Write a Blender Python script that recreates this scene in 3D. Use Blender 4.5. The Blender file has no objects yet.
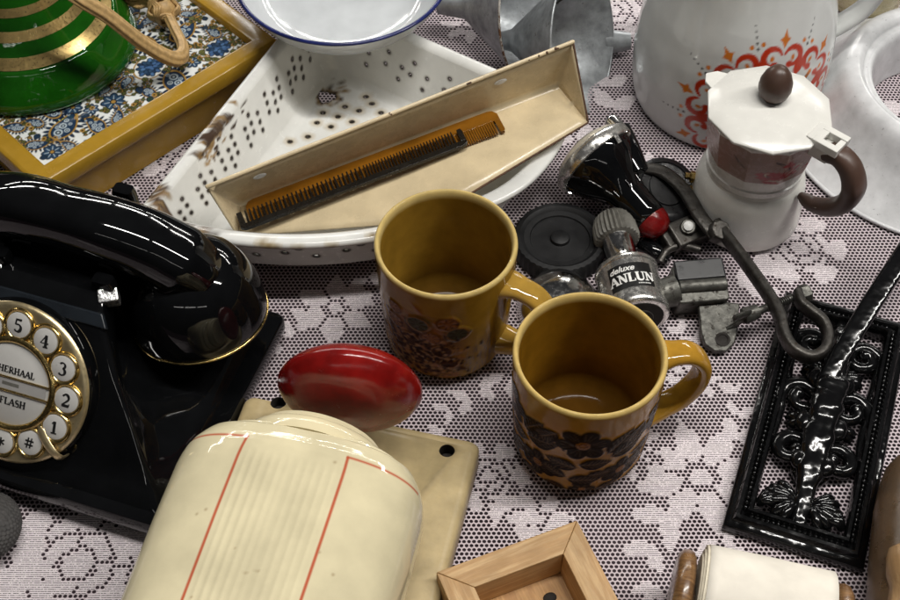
import bpy, bmesh, math, random
import numpy as np
from mathutils import Vector, Matrix, Euler
from math import sin, cos, pi, radians, sqrt, atan2
random.seed(7); RNG = np.random.default_rng(7)
S = 0.01                                   # everything below is written in centimetres
sc = bpy.context.scene
COL = sc.collection

# ------------------------------------------------------------------ camera
FPX, PITCH, DIST = 1300.0, radians(52), 78.0
CAM = Vector((0, -DIST*cos(PITCH), DIST*sin(PITCH)))
cam = bpy.data.cameras.new('camera'); cam_o = bpy.data.objects.new('camera', cam); COL.objects.link(cam_o)
cam_o.location = CAM*S; cam_o.rotation_euler = (pi/2-PITCH, 0, 0)
cam.sensor_width = 36; cam.lens = 36*FPX/900; cam.clip_start = 0.01; cam.clip_end = 50
sc.camera = cam_o
def at(px, py, z=0.0):
    """point at height z (cm) above the table seen at photo position px, py"""
    fw = Vector((0, cos(PITCH), -sin(PITCH))); rt = Vector((1, 0, 0)); up = rt.cross(fw)
    d = fw + rt*((px-450)/FPX) + up*((300-py)/FPX)
    return CAM + d*((z-CAM.z)/d.z)

# ------------------------------------------------------------------ scene helpers
def tag(o, label=None, cat=None, group=None, kind=None):
    if label: o['label'] = label
    if cat: o['category'] = cat
    if group: o['group'] = group
    if kind: o['kind'] = kind
    return o
def thing(name, label, cat, loc=(0, 0, 0), rz=0, group=None):
    o = bpy.data.objects.new(name, None); COL.objects.link(o)
    o.location = Vector(loc)*S; o.rotation_euler = (0, 0, rz); o.empty_display_size = 0.01
    return tag(o, label, cat, group)
class MB:
    """collects vertices, faces, material slots and painted colours of ONE mesh"""
    def __init__(s): s.v = []; s.f = []; s.m = []; s.c = None; s.uv = None
    def add(s, vf, mi=0, mat=None):
        v, f = vf; n = len(s.v)
        if mat is not None: v = [mat @ Vector(p) for p in v]
        s.v += [tuple(p) for p in v]; s.f += [tuple(i+n for i in q) for q in f]; s.m += [mi]*len(f)
        return s
    def build(s, name, mats, parent=None, m=None, bevel=0, seg=2, smooth=35, sub=0, solid=0, loc=None, cols=None, flat=False):
        me = bpy.data.meshes.new(name)
        pts = [(m @ Vector(p)) for p in s.v] if m is not None else s.v
        me.from_pydata([(p[0]*S, p[1]*S, p[2]*S) for p in pts], [], s.f)
        me.polygons.foreach_set('material_index', s.m)
        if cols is not None:
            a = me.color_attributes.new('col', 'FLOAT_COLOR', 'POINT')
            a.data.foreach_set('color', np.asarray(cols, dtype=np.float32).ravel())
        if not flat:
            me.polygons.foreach_set('use_smooth', [True]*len(me.polygons))
            if smooth and not sub: me.set_sharp_from_angle(angle=radians(smooth))
        me.update()
        o = bpy.data.objects.new(name, me); COL.objects.link(o)
        for mt in (mats if isinstance(mats, (list, tuple)) else [mats]): me.materials.append(mt)
        if parent: o.parent = parent
        if loc is not None: o.location = Vector(loc)*S
        if solid:
            md = o.modifiers.new('solid', 'SOLIDIFY'); md.thickness = solid*S; md.offset = 0
        if bevel:
            md = o.modifiers.new('bevel', 'BEVEL'); md.width = bevel*S; md.segments = seg; md.limit_method = 'ANGLE'; md.angle_limit = radians(35)
            md.harden_normals = True
        if sub:
            md = o.modifiers.new('sub', 'SUBSURF'); md.levels = sub; md.render_levels = sub
        return o
def box(x0, x1, y0, y1, z0, z1):
    v = [(x0,y0,z0),(x1,y0,z0),(x1,y1,z0),(x0,y1,z0),(x0,y0,z1),(x1,y0,z1),(x1,y1,z1),(x0,y1,z1)]
    return v, [(3,2,1,0),(4,5,6,7),(0,1,5,4),(1,2,6,5),(2,3,7,6),(3,0,4,7)]
def loft(rings, closed=True, cap0=False, cap1=False):
    n = len(rings[0]); v = [p for r in rings for p in r]; f = []
    for i in range(len(rings)-1):
        for j in range(n if closed else n-1):
            k = (j+1) % n
            f.append((i*n+j, i*n+k, (i+1)*n+k, (i+1)*n+j))
    if cap0: f.append(tuple(reversed(range(n))))
    if cap1: f.append(tuple(range((len(rings)-1)*n, len(rings)*n)))
    return v, f
def lathe(prof, n=64, cap0=True, cap1=True):
    rings = [[(max(r, 1e-4)*cos(2*pi*j/n), max(r, 1e-4)*sin(2*pi*j/n), z) for j in range(n)] for r, z in prof]
    return loft(rings, True, cap0, cap1)
def cyl(r, z0, z1, n=48, r1=None):
    r1 = r if r1 is None else r1
    return lathe([(r, z0), (r1, z1)], n)
def sph(r, n=32, k=16, sx=1, sy=1, sz=1):
    v, f = lathe([(r*sin(pi*i/k), -r*cos(pi*i/k)) for i in range(k+1)], n, False, False)
    return [(p[0]*sx, p[1]*sy, p[2]*sz) for p in v], f
def prism(poly, z0, z1):
    n = len(poly)
    v = [(p[0], p[1], z0) for p in poly]+[(p[0], p[1], z1) for p in poly]
    return v, [tuple(reversed(range(n))), tuple(range(n, 2*n))]+[(i, (i+1) % n, n+(i+1) % n, n+i) for i in range(n)]
def catmull(pts, k=8):
    P = [Vector(p) for p in pts]; out = []
    for i in range(len(P)-1):
        a = P[max(i-1, 0)]; b = P[i]; c = P[i+1]; d = P[min(i+2, len(P)-1)]
        for t in range(k):
            t /= k
            out.append(0.5*((2*b)+(c-a)*t+(2*a-5*b+4*c-d)*t*t+(3*b-a-3*c+d)*t**3))
    out.append(P[-1]); return out
def tube(pts, r, n=14, sx=1.0, sy=1.0, caps=True, hint=(0, 0, 1), power=2.0, round_ends=False):
    """sweep an ellipse (half axes r*sx sideways, r*sy along hint) along pts; r may be a list"""
    P = [Vector(p) for p in pts]; N = len(P)
    R = list(r) if isinstance(r, (list, tuple)) else [r]*N
    if round_ends:
        ra, rb = R[0], R[-1]; da = (P[0]-P[1]).normalized(); db = (P[-1]-P[-2]).normalized()
        A = [(P[0]+da*ra*.8*sin(t), ra*cos(t)) for t in (1.45, 1.1, .75, .35)]
        B = [(P[-1]+db*rb*.8*sin(t), rb*cos(t)) for t in (.35, .75, 1.1, 1.45)]
        P = [a[0] for a in A]+P+[b[0] for b in B]; R = [a[1] for a in A]+R+[b[1] for b in B]; N = len(P)
    h = Vector(hint); rings = []; prev = None
    for i in range(N):
        t = (P[min(i+1, N-1)]-P[max(i-1, 0)]).normalized()
        s = t.cross(h if prev is None else prev)
        if s.length < 1e-4: s = t.cross(Vector((1, 0, 0)))
        s.normalize(); u = s.cross(t).normalized(); prev = u
        ring = []
        for j in range(n):
            a = 2*pi*j/n; c, d = cos(a), sin(a)
            c = math.copysign(abs(c)**(2/power), c); d = math.copysign(abs(d)**(2/power), d)
            ring.append(P[i]+s*(R[i]*sx*c)+u*(R[i]*sy*d))
        rings.append(ring)
    return loft(rings, True, caps, caps)
def frame_m(o, z, x=None):
    """matrix placing local origin at o with its z axis along z and x axis near x"""
    z = Vector(z).normalized(); x = Vector(x if x is not None else (1, 0, 0)); x = (x-z*x.dot(z)).normalized(); y = z.cross(x)
    m = Matrix((x, y, z)).transposed().to_4x4(); m.translation = Vector(o); return m
def rect_ring(hw, hh, rad, n=6, sup=None):
    """rounded rectangle outline, half sizes hw, hh"""
    out = []
    for cx, cy, a0 in ((hw-rad, hh-rad, 0), (-hw+rad, hh-rad, pi/2), (-hw+rad, -hh+rad, pi), (hw-rad, -hh+rad, 1.5*pi)):
        for i in range(n+1):
            a = a0+pi/2*i/n; out.append((cx+rad*cos(a), cy+rad*sin(a)))
    return out

# ------------------------------------------------------------------ painting colours and relief on vertices
class Paint:
    def __init__(s, u, v, base, px=0.06):
        s.u = np.asarray(u, float); s.v = np.asarray(v, float); n = len(s.u)
        s.c = np.empty((n, 4)); s.c[:, :3] = base; s.c[:, 3] = 1; s.h = np.zeros(n); s.px = px
    def _sel(s, x0, x1, y0, y1):
        p = s.px*2
        return np.nonzero((s.u > x0-p) & (s.u < x1+p) & (s.v > y0-p) & (s.v < y1+p))[0]
    def mix(s, idx, a, col, h=None, alpha=None):
        if len(idx) == 0: return
        a = np.clip(a, 0, 1)
        if col is not None: s.c[idx, :3] = s.c[idx, :3]*(1-a[:, None])+np.asarray(col)*a[:, None]
        if h is not None: s.h[idx] = s.h[idx]*(1-a)+h*a
        if alpha is not None: s.c[idx, 3] = s.c[idx, 3]*(1-a)+alpha*a
    def ell(s, cx, cy, a, b=None, rot=0, col=None, h=None, alpha=None, soft=1.0, rough=0):
        b = a if b is None else b; R = max(a, b)
        i = s._sel(cx-R, cx+R, cy-R, cy+R)
        x = s.u[i]-cx; y = s.v[i]-cy; X = x*cos(rot)+y*sin(rot); Y = -x*sin(rot)+y*cos(rot)
        q = np.sqrt((X/a)**2+(Y/b)**2)
        if rough:
            th = np.arctan2(Y, X); q = q*(1+rough*(np.sin(3*th+cx*7)+.6*np.sin(7*th+cy*5)+.4*np.sin(13*th+cx*3)))
        s.mix(i, .5+(1-q)*min(a, b)/(s.px*soft), col, h, alpha)
    def stroke(s, pts, w, col=None, h=None, smooth=0):
        P = [(p[0], p[1]) for p in (catmull([(p[0], p[1], 0) for p in pts], smooth) if smooth else pts)]
        n = len(P); W = [w]*n if np.isscalar(w) else list(np.interp(np.linspace(0, 1, n), np.linspace(0, 1, len(w)), w))
        mw = max(W); xs = [p[0] for p in P]; ys = [p[1] for p in P]
        i = s._sel(min(xs)-mw, max(xs)+mw, min(ys)-mw, max(ys)+mw)
        if len(i) == 0: return
        x = s.u[i]; y = s.v[i]; best = np.full(len(i), 1e9)
        for k in range(n-1):
            ax, ay = P[k]; dx = P[k+1][0]-ax; dy = P[k+1][1]-ay; L = dx*dx+dy*dy+1e-12
            t = np.clip(((x-ax)*dx+(y-ay)*dy)/L, 0, 1)
            d = np.hypot(x-ax-t*dx, y-ay-t*dy)-.5*(W[k]+(W[k+1]-W[k])*t)
            best = np.minimum(best, d)
        s.mix(i, .5-best/s.px, col, h)
    def poly(s, pts, col=None, h=None):
        xs = [p[0] for p in pts]; ys = [p[1] for p in pts]
        i = s._sel(min(xs), max(xs), min(ys), max(ys))
        if len(i) == 0: return
        x = s.u[i]; y = s.v[i]; ins = np.zeros(len(i), bool); best = np.full(len(i), 1e9); n = len(pts)
        for k in range(n):
            ax, ay = pts[k]; bx, by = pts[(k+1) % n]
            if ay != by: ins ^= ((ay > y) != (by > y)) & (x < (bx-ax)*(y-ay)/(by-ay)+ax)
            dx, dy = bx-ax, by-ay; t = np.clip(((x-ax)*dx+(y-ay)*dy)/(dx*dx+dy*dy+1e-12), 0, 1)
            best = np.minimum(best, np.hypot(x-ax-t*dx, y-ay-t*dy))
        s.mix(i, .5+np.where(ins, best, -best)/s.px, col, h)
def rot2(pts, a, cx=0, cy=0, k=1):
    return [(cx+k*(x*cos(a)-y*sin(a)), cy+k*(x*sin(a)+y*cos(a))) for x, y in pts]
def leaf_pts(L, W, n=10, bend=0):
    up = [(L*i/n, W*sin(pi*(i/n)**.8)+bend*sin(pi*i/n)) for i in range(n+1)]
    dn = [(L*i/n, -W*sin(pi*(i/n)**.8)+bend*sin(pi*i/n)) for i in range(n-1, 0, -1)]
    return up+dn
def spiral_pts(r0, r1, a0, turns, n=18):
    return [((r0+(r1-r0)*i/n)*cos(a0+turns*2*pi*i/n), (r0+(r1-r0)*i/n)*sin(a0+turns*2*pi*i/n)) for i in range(n+1)]
def vnoise(P, scale, seed=0):
    """cheap smooth value noise on points (N,3)"""
    r = np.random.default_rng(seed); out = np.zeros(len(P))
    for k in range(14):
        d = r.normal(size=3); d /= np.linalg.norm(d); f = scale*r.uniform(.6, 1.9)
        out += np.sin(P@d*f+r.uniform(0, 6.28))
    return out/5.0

# ------------------------------------------------------------------ materials
def mat(name, base=(.5, .5, .5), rough=.4, metal=0, var=.12, vs=.6, rvar=.12, bump=0, bs=3.0, bd=.05, bdet=5, lumspec=None, coat=0, trans=0, ior=1.5, attr=False,
        alpha=False, dirt=None, dirt_t=.62, dirt_s=1.2, scratch=0, spec=.5, sss=0, wood=None, aniso=0, emis=0):
    m = bpy.data.materials.new(name); m.use_nodes = True; nt = m.node_tree; N = nt.nodes; K = nt.links
    b = N['Principled BSDF']
    tc = N.new('ShaderNodeTexCoord'); mp = N.new('ShaderNodeMapping'); mp.inputs['Scale'].default_value = (100, 100, 100)
    K.new(tc.outputs['Object'], mp.inputs['Vector']); vec = mp.outputs['Vector']
    def noise(scale, detail=4, rough_=.55, v=vec, dist=0):
        n = N.new('ShaderNodeTexNoise'); n.inputs['Scale'].default_value = scale; n.inputs['Detail'].default_value = detail
        n.inputs['Roughness'].default_value = rough_; n.inputs['Distortion'].default_value = dist; K.new(v, n.inputs['Vector']); return n.outputs['Fac']
    def ramp(fac, a, c, x0=.3, x1=.7):
        r = N.new('ShaderNodeMapRange'); r.inputs['From Min'].default_value = x0; r.inputs['From Max'].default_value = x1
        r.inputs['To Min'].default_value = a; r.inputs['To Max'].default_value = c; K.new(fac, r.inputs['Value']); return r.outputs['Result']
    def mixc(fac, a, c, mode='MIX'):
        x = N.new('ShaderNodeMix'); x.data_type = 'RGBA'; x.blend_type = mode
        for sock, val in ((x.inputs['Factor'], fac), (x.inputs['A'], a), (x.inputs['B'], c)):
            if isinstance(val, bpy.types.NodeSocket): K.new(val, sock)
            elif isinstance(val, (int, float)): sock.default_value = val
            else: sock.default_value = (*val, 1)
        return x.outputs['Result']
    if attr:
        at_ = N.new('ShaderNodeAttribute'); at_.attribute_name = 'col'; col = at_.outputs['Color']
        if alpha: K.new(at_.outputs['Alpha'], b.inputs['Alpha'])
    elif wood:
        mp2 = N.new('ShaderNodeMapping'); mp2.inputs['Scale'].default_value = wood[0]; mp2.inputs['Rotation'].default_value = wood[2] if len(wood) > 2 else (0, 0, 0)
        K.new(vec, mp2.inputs['Vector'])
        g = noise(1.0, 5, .6, mp2.outputs['Vector'], 1.2); g2 = noise(4.0, 4, .7, mp2.outputs['Vector'], .3)
        w = N.new('ShaderNodeMath'); w.operation = 'SINE'; ml = N.new('ShaderNodeMath'); ml.operation = 'MULTIPLY'; ml.inputs[1].default_value = 26
        K.new(g, ml.inputs[0]); K.new(ml.outputs[0], w.inputs[0])
        col = mixc(ramp(w.outputs[0], 0, .8, -1, 1), base, wood[1]); col = mixc(ramp(g2, 0, .5), col, tuple(x*.6 for x in wood[1]))
    else:
        col = None
    n1 = noise(vs, 5)
    f = ramp(n1, 1-var, 1+var)
    comb = N.new('ShaderNodeCombineColor')
    for i in range(3): K.new(f, comb.inputs[i])
    col = mixc(1.0, col if col is not None else base, comb.outputs[0], 'MULTIPLY')
    rr = ramp(noise(vs*2.3, 6, .65), max(rough-rvar*.6, .02), min(rough+rvar, 1))
    if dirt:
        dn = noise(dirt_s, 8, .68); df = ramp(dn, 0, 1, dirt_t, dirt_t+.06)
        col = mixc(df, col, dirt)
        r2 = N.new('ShaderNodeMix'); K.new(df, r2.inputs['Factor']); K.new(rr, r2.inputs['A']); r2.inputs['B'].default_value = .7; rr = r2.outputs['Result']
    K.new(col, b.inputs['Base Color']); K.new(rr, b.inputs['Roughness'])
    b.inputs['Metallic'].default_value = metal; b.inputs['IOR'].default_value = ior
    b.inputs['Coat Weight'].default_value = coat; b.inputs['Coat Roughness'].default_value = .06
    b.inputs['Transmission Weight'].default_value = trans; b.inputs['Specular IOR Level'].default_value = spec
    if lumspec:
        sp_ = N.new('ShaderNodeRGBToBW'); K.new(col, sp_.inputs[0]); K.new(ramp(sp_.outputs[0], lumspec[0], lumspec[1], .015, .11), b.inputs['Specular IOR Level'])
    if sss:
        b.inputs['Subsurface Weight'].default_value = sss; b.inputs['Subsurface Scale'].default_value = .004
    hs = None
    if bump: hs = (noise(bs, bdet, .6), bump)
    if hs:
        bp = N.new('ShaderNodeBump'); bp.inputs['Strength'].default_value = hs[1]; bp.inputs['Distance'].default_value = bd*S
        K.new(hs[0], bp.inputs['Height']); last = bp
        if scratch:
            bp2 = N.new('ShaderNodeBump'); bp2.inputs['Strength'].default_value = scratch; bp2.inputs['Distance'].default_value = .02*S
            K.new(noise(bs*6, 3), bp2.inputs['Height']); K.new(bp.outputs[0], bp2.inputs['Normal']); last = bp2
        K.new(last.outputs[0], b.inputs['Normal'])
        if coat: K.new(last.outputs[0], b.inputs['Coat Normal'])
    return m

M = {}
M['gloss_black'] = mat('gloss_black', (.0030, .0032, .0036), .035, var=.3, rvar=.05, bump=.03, bs=.8, spec=.5)
M['plastic_black'] = mat('plastic_black', (.010, .010, .011), .32, var=.3, rvar=.15, bump=.15, bs=8, bd=.02)
M['rubber'] = mat('rubber', (.008, .008, .0085), .5, spec=.25, var=.35, rvar=.15, bump=.3, bs=10, bd=.02)
M['iron'] = mat('iron', (.0035, .0035, .0038), .13, var=.5, rvar=.08, bump=.55, bs=1.7, bd=.09, bdet=1, spec=.45)
M['brass'] = mat('brass', (.62, .45, .17), .2, 1, var=.2, vs=2, rvar=.12, bump=.15, bs=6, bd=.02)
M['dial_brass'] = mat('dial_brass', (.70, .57, .33), .33, .9, var=.12, vs=2.5, rvar=.1, bump=.06, bs=4, bd=.03)
M['satin_chrome'] = mat('satin_chrome', (.76, .745, .71), .2, .93, var=.25, vs=2, rvar=.16, bump=.12, bs=5, bd=.02, dirt=(.20, .17, .13), dirt_t=.66, dirt_s=3)
M['chrome'] = mat('chrome', (.62, .61, .59), .10, 1, var=.22, vs=2, rvar=.16, bump=.12, bs=5, bd=.02, dirt=(.10, .08, .06), dirt_t=.68, dirt_s=3)
M['steel'] = mat('steel', (.085, .083, .074), .42, .7, var=.4, vs=2, rvar=.2, bump=.5, bs=5, bd=.04, dirt=(.04, .035, .03), dirt_t=.56, dirt_s=2.5)
M['dark_steel'] = mat('dark_steel', (.055, .051, .046), .38, .75, var=.4, vs=2, rvar=.2, bump=.5, bs=5, bd=.05, dirt=(.03, .022, .016), dirt_t=.58, dirt_s=3)
M['zinc'] = mat('zinc', (.36, .38, .395), .40, .6, var=.34, vs=1.1, rvar=.16, bump=.25, bs=1.6, bd=.05, dirt=(.24, .24, .24), dirt_t=.62, dirt_s=1.8)
M['enamel_white'] = mat('enamel_white', (.66, .66, .64), .16, var=.09, vs=.5, rvar=.1, bump=.12, bs=.9, bd=.05)
M['enamel_bowl'] = mat('enamel_bowl', (.50, .52, .535), .07, var=.08, vs=.5, rvar=.08, bump=.12, bs=.9, bd=.05)
M['enamel_grey'] = mat('enamel_grey', (.57, .575, .585), .16, var=.13, vs=.9, rvar=.1, bump=.25, bs=1.1, bd=.06, dirt=(.22, .22, .23), dirt_t=.63, dirt_s=3.2)
M['enamel_paint'] = mat('enamel_paint', rough=.2, attr=True, alpha=True, var=.06, vs=.6, rvar=.12, bump=.14, bs=.8, bd=.05)
M['pitcher_paint'] = mat('pitcher_paint', rough=.07, attr=True, var=.06, vs=.4, rvar=.06, bump=.08, bs=.5, bd=.05)
M['cobalt'] = mat('cobalt', (.012, .018, .10), .18, var=.3)
M['cream_enamel'] = mat('cream_enamel', (.60, .49, .31), .24, var=.14, vs=.5, rvar=.15, bump=.15, bs=1.2, bd=.05, dirt=(.22, .14, .07), dirt_t=.70, dirt_s=2.4)
M['rust'] = mat('rust', (.085, .042, .022), .8, var=.5, vs=4, bump=.8, bs=7, bd=.06)
M['mug_paint'] = mat('mug_paint', rough=.10, lumspec=(.06, .6), ior=1.2, attr=True, var=.14, vs=.9, rvar=.05, bump=.1, bs=1.5, bd=.04)
M['mug_glaze'] = mat('mug_glaze', (.38, .20, .022), .07, var=.2, vs=.9, rvar=.05, bump=.12, bs=1.6, bd=.05)
M['mug_glaze_b'] = mat('mug_glaze_b', (.37, .22, .038), .07, var=.2, vs=.9, rvar=.05, bump=.12, bs=1.6, bd=.05)
M['jar_paint'] = mat('jar_paint', rough=.055, attr=True, var=.11, vs=.4, rvar=.06, bump=.15, bs=.7, bd=.06, dirt=(.36, .27, .15), dirt_t=.73, dirt_s=3.0)
M['jar_cream'] = mat('jar_cream', (.66, .58, .38), .06, var=.07, vs=.6, rvar=.08, bump=.12, bs=1.0, bd=.05)
M['board_paint'] = mat('board_paint', (.43, .335, .175), .42, var=.14, vs=.9, rvar=.15, bump=.35, bs=2.2, bd=.05, dirt=(.22, .15, .07), dirt_t=.69, dirt_s=1.6)
M['hole_dark'] = mat('hole_dark', (.012, .009, .007), .8, var=.4)
M['red_lacquer'] = mat('red_lacquer', (.19, .006, .005), .17, var=.35, vs=.7, rvar=.12, bump=.2, bs=1.4, bd=.05, dirt=(.06, .01, .008), dirt_t=.70, dirt_s=1.7)
M['ochre_paint'] = mat('ochre_paint', (.34, .195, .018), .2, var=.09, vs=.8, rvar=.1, bump=.12, bs=1.5, bd=.05, dirt=(.10, .06, .02), dirt_t=.735, dirt_s=1.8)
M['tile_paint'] = mat('tile_paint', rough=.12, attr=True, var=.07, vs=1.2, rvar=.06, bump=.06, bs=2)
M['green_glass'] = mat('green_glass', (.018, .17, .009), .04, var=.3, vs=.5, rvar=.03, bump=.15, bs=.5, bd=.1, trans=.62, ior=1.5, spec=.6)
M['gold_band'] = mat('gold_band', (.60, .43, .17), .30, .9, var=.14, vs=2.5, rvar=.12, bump=.10, bs=5, bd=.03)
M['amber'] = mat('amber', (.30, .118, .009), .14, var=.4, vs=.3, rvar=.08, trans=.25, ior=1.45)
M['comb_black'] = mat('comb_black', (.008, .007, .006), .25, var=.3)
M['moka_white'] = mat('moka_white', (.70, .69, .65), .2, var=.05, vs=.8, rvar=.12, bump=.12, bs=2, bd=.04)
M['moka_band'] = mat('moka_band', rough=.24, attr=True, var=.08, vs=1.2, rvar=.1)
M['moka_brown'] = mat('moka_brown', (.072, .040, .029), .36, var=.15, rvar=.12, bump=.1, bs=6, bd=.02)
M['red_lens'] = mat('red_lens', (.24, .006, .006), .12, var=.2, vs=3, trans=.35, bump=.5, bs=6, bd=.06)
M['lens_glass'] = mat('lens_glass', (.75, .68, .55), .15, .5, var=.2, vs=3, bump=.3, bs=5, bd=.05)
M['grey_plastic'] = mat('grey_plastic', (.12, .115, .10), .5, var=.25, vs=3, bump=.2, bs=8, bd=.02)
M['label_black'] = mat('label_black', (.008, .008, .008), .35, var=.3)
M['label_white'] = mat('label_white', (.72, .72, .70), .45, var=.12, vs=5)
M['key_white'] = mat('key_white', (.50, .49, .47), .35, var=.06)
M['ink'] = mat('ink', (.008, .008, .008), .5, var=.2)
M['pine'] = mat('pine', (.62, .41, .20), .55, wood=((.9, .12, .9), (.47, .27, .105)), var=.12, vs=.5, bump=.3, bs=4, bd=.03)
M['pine_cross'] = mat('pine_cross', (.62, .41, .20), .55, wood=((.12, .9, .9), (.47, .27, .105)), var=.12, vs=.5, bump=.3, bs=4, bd=.03)
M['pine_floor'] = mat('pine_floor', (.48, .27, .10), .5, wood=((1.1, .10, .9), (.33, .16, .05), (0, 0, .5)), var=.15, vs=.5, bump=.3, bs=4, bd=.03)
M['walnut'] = mat('walnut', (.22, .115, .045), .3, wood=((1.4, .16, 1.4), (.10, .045, .016)), var=.2, vs=.9, bump=.2, bs=4, bd=.03, coat=.3)
M['oak'] = mat('oak', (.40, .25, .12), .38, wood=((.9, .16, .9), (.26, .15, .065)), var=.15, vs=.9, bump=.2, bs=4, bd=.03)
M['paper'] = mat('paper', (.68, .635, .555), .75, var=.10, vs=.5, bump=.2, bs=5, bd=.02)
M['rope'] = mat('rope', (.42, .27, .11), .5, var=.25, vs=3, bump=.5, bs=9, bd=.03)
M['tan_ceramic'] = mat('tan_ceramic', (.45, .39, .23), .25, var=.12, vs=.7, bump=.1, bs=1)
M['smoked_glass'] = mat('smoked_glass', (.24, .15, .078), .3, var=.3, vs=.6, trans=.75, bump=.35, bs=.9, bd=.1)
M['woven'] = mat('woven', (.05, .047, .046), .7, var=.3, vs=3, bump=.8, bs=14, bd=.05)

def lace_material():
    m = bpy.data.materials.new('lace'); m.use_nodes = True; nt = m.node_tree; N = nt.nodes; K = nt.links
    b = N['Principled BSDF']
    def math(op, *a):
        n = N.new('ShaderNodeMath'); n.operation = op
        for i, x in enumerate(a):
            if isinstance(x, bpy.types.NodeSocket): K.new(x, n.inputs[i])
            else: n.inputs[i].default_value = x
        return n.outputs[0]
    def step(x, a, c, lo=0., hi=1.):
        r = N.new('ShaderNodeMapRange'); r.inputs['From Min'].default_value = a; r.inputs['From Max'].default_value = c
        r.inputs['To Min'].default_value = lo; r.inputs['To Max'].default_value = hi; r.interpolation_type = 'SMOOTHSTEP'; K.new(x, r.inputs['Value']); return r.outputs['Result']
    uv = N.new('ShaderNodeUVMap'); uv.uv_map = 'cell'; sp = N.new('ShaderNodeSeparateXYZ'); K.new(uv.outputs[0], sp.inputs[0])
    at_ = N.new('ShaderNodeAttribute'); at_.attribute_name = 'fill'; fill = at_.outputs['Fac']
    tc = N.new('ShaderNodeTexCoord'); mp = N.new('ShaderNodeMapping'); mp.inputs['Scale'].default_value = (100, 100, 100); K.new(tc.outputs['Object'], mp.inputs[0])
    nz = N.new('ShaderNodeTexNoise'); nz.inputs['Scale'].default_value = 2.2; nz.inputs['Detail'].default_value = 3; K.new(mp.outputs[0], nz.inputs['Vector'])
    nb = N.new('ShaderNodeTexNoise'); nb.inputs['Scale'].default_value = 14; nb.inputs['Detail'].default_value = 2; K.new(mp.outputs[0], nb.inputs['Vector'])
    x = math('SUBTRACT', sp.outputs[0], .5); y = math('SUBTRACT', sp.outputs[1], .5)
    jit = math('MULTIPLY', math('SUBTRACT', nz.outputs['Fac'], .5), .22)
    x = math('ADD', x, jit); y = math('ADD', y, math('MULTIPLY', math('SUBTRACT', nb.outputs['Fac'], .5), .12))
    d = math('SQRT', math('ADD', math('POWER', math('DIVIDE', x, .385), 2), math('POWER', math('DIVIDE', y, .40), 2)))
    hole = step(d, .85, 1.12, 1, 0)                                   # open net cell
    # filled cell: lengthwise threads with thin slits between
    yy = math('FRACT', math('ADD', math('MULTIPLY', sp.outputs[1], 2.0), 0.25))
    slit = step(math('ABSOLUTE', math('SUBTRACT', yy, .5)), .08, .27, .95, 0)
    slit = math('MULTIPLY', slit, step(nb.outputs['Fac'], .34, .52))
    hm = N.new('ShaderNodeMix'); K.new(fill, hm.inputs['Factor']); K.new(hole, hm.inputs['A']); K.new(slit, hm.inputs['B'])
    K.new(math('SUBTRACT', 1.0, hm.outputs['Result']), b.inputs['Alpha'])
    cr = N.new('ShaderNodeMix'); cr.data_type = 'RGBA'; cr.inputs['A'].default_value = (.50, .42, .452, 1); cr.inputs['B'].default_value = (.85, .775, .80, 1)
    cf = math('ADD', math('MULTIPLY', fill, .62), math('MULTIPLY', nb.outputs['Fac'], .4)); K.new(cf, cr.inputs['Factor'])
    K.new(cr.outputs['Result'], b.inputs['Base Color'])
    b.inputs['Roughness'].default_value = .75; b.inputs['Specular IOR Level'].default_value = .25; b.inputs['Sheen Weight'].default_value = .1
    bp = N.new('ShaderNodeBump'); bp.inputs['Strength'].default_value = .5; bp.inputs['Distance'].default_value = .0004
    hh = math('ADD', math('MULTIPLY', hm.outputs['Result'], -1.0), math('MULTIPLY', math('SINE', math('MULTIPLY', sp.outputs[1], 25.0)), .35))
    K.new(hh, bp.inputs['Height']); K.new(bp.outputs[0], b.inputs['Normal'])
    return m

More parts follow.
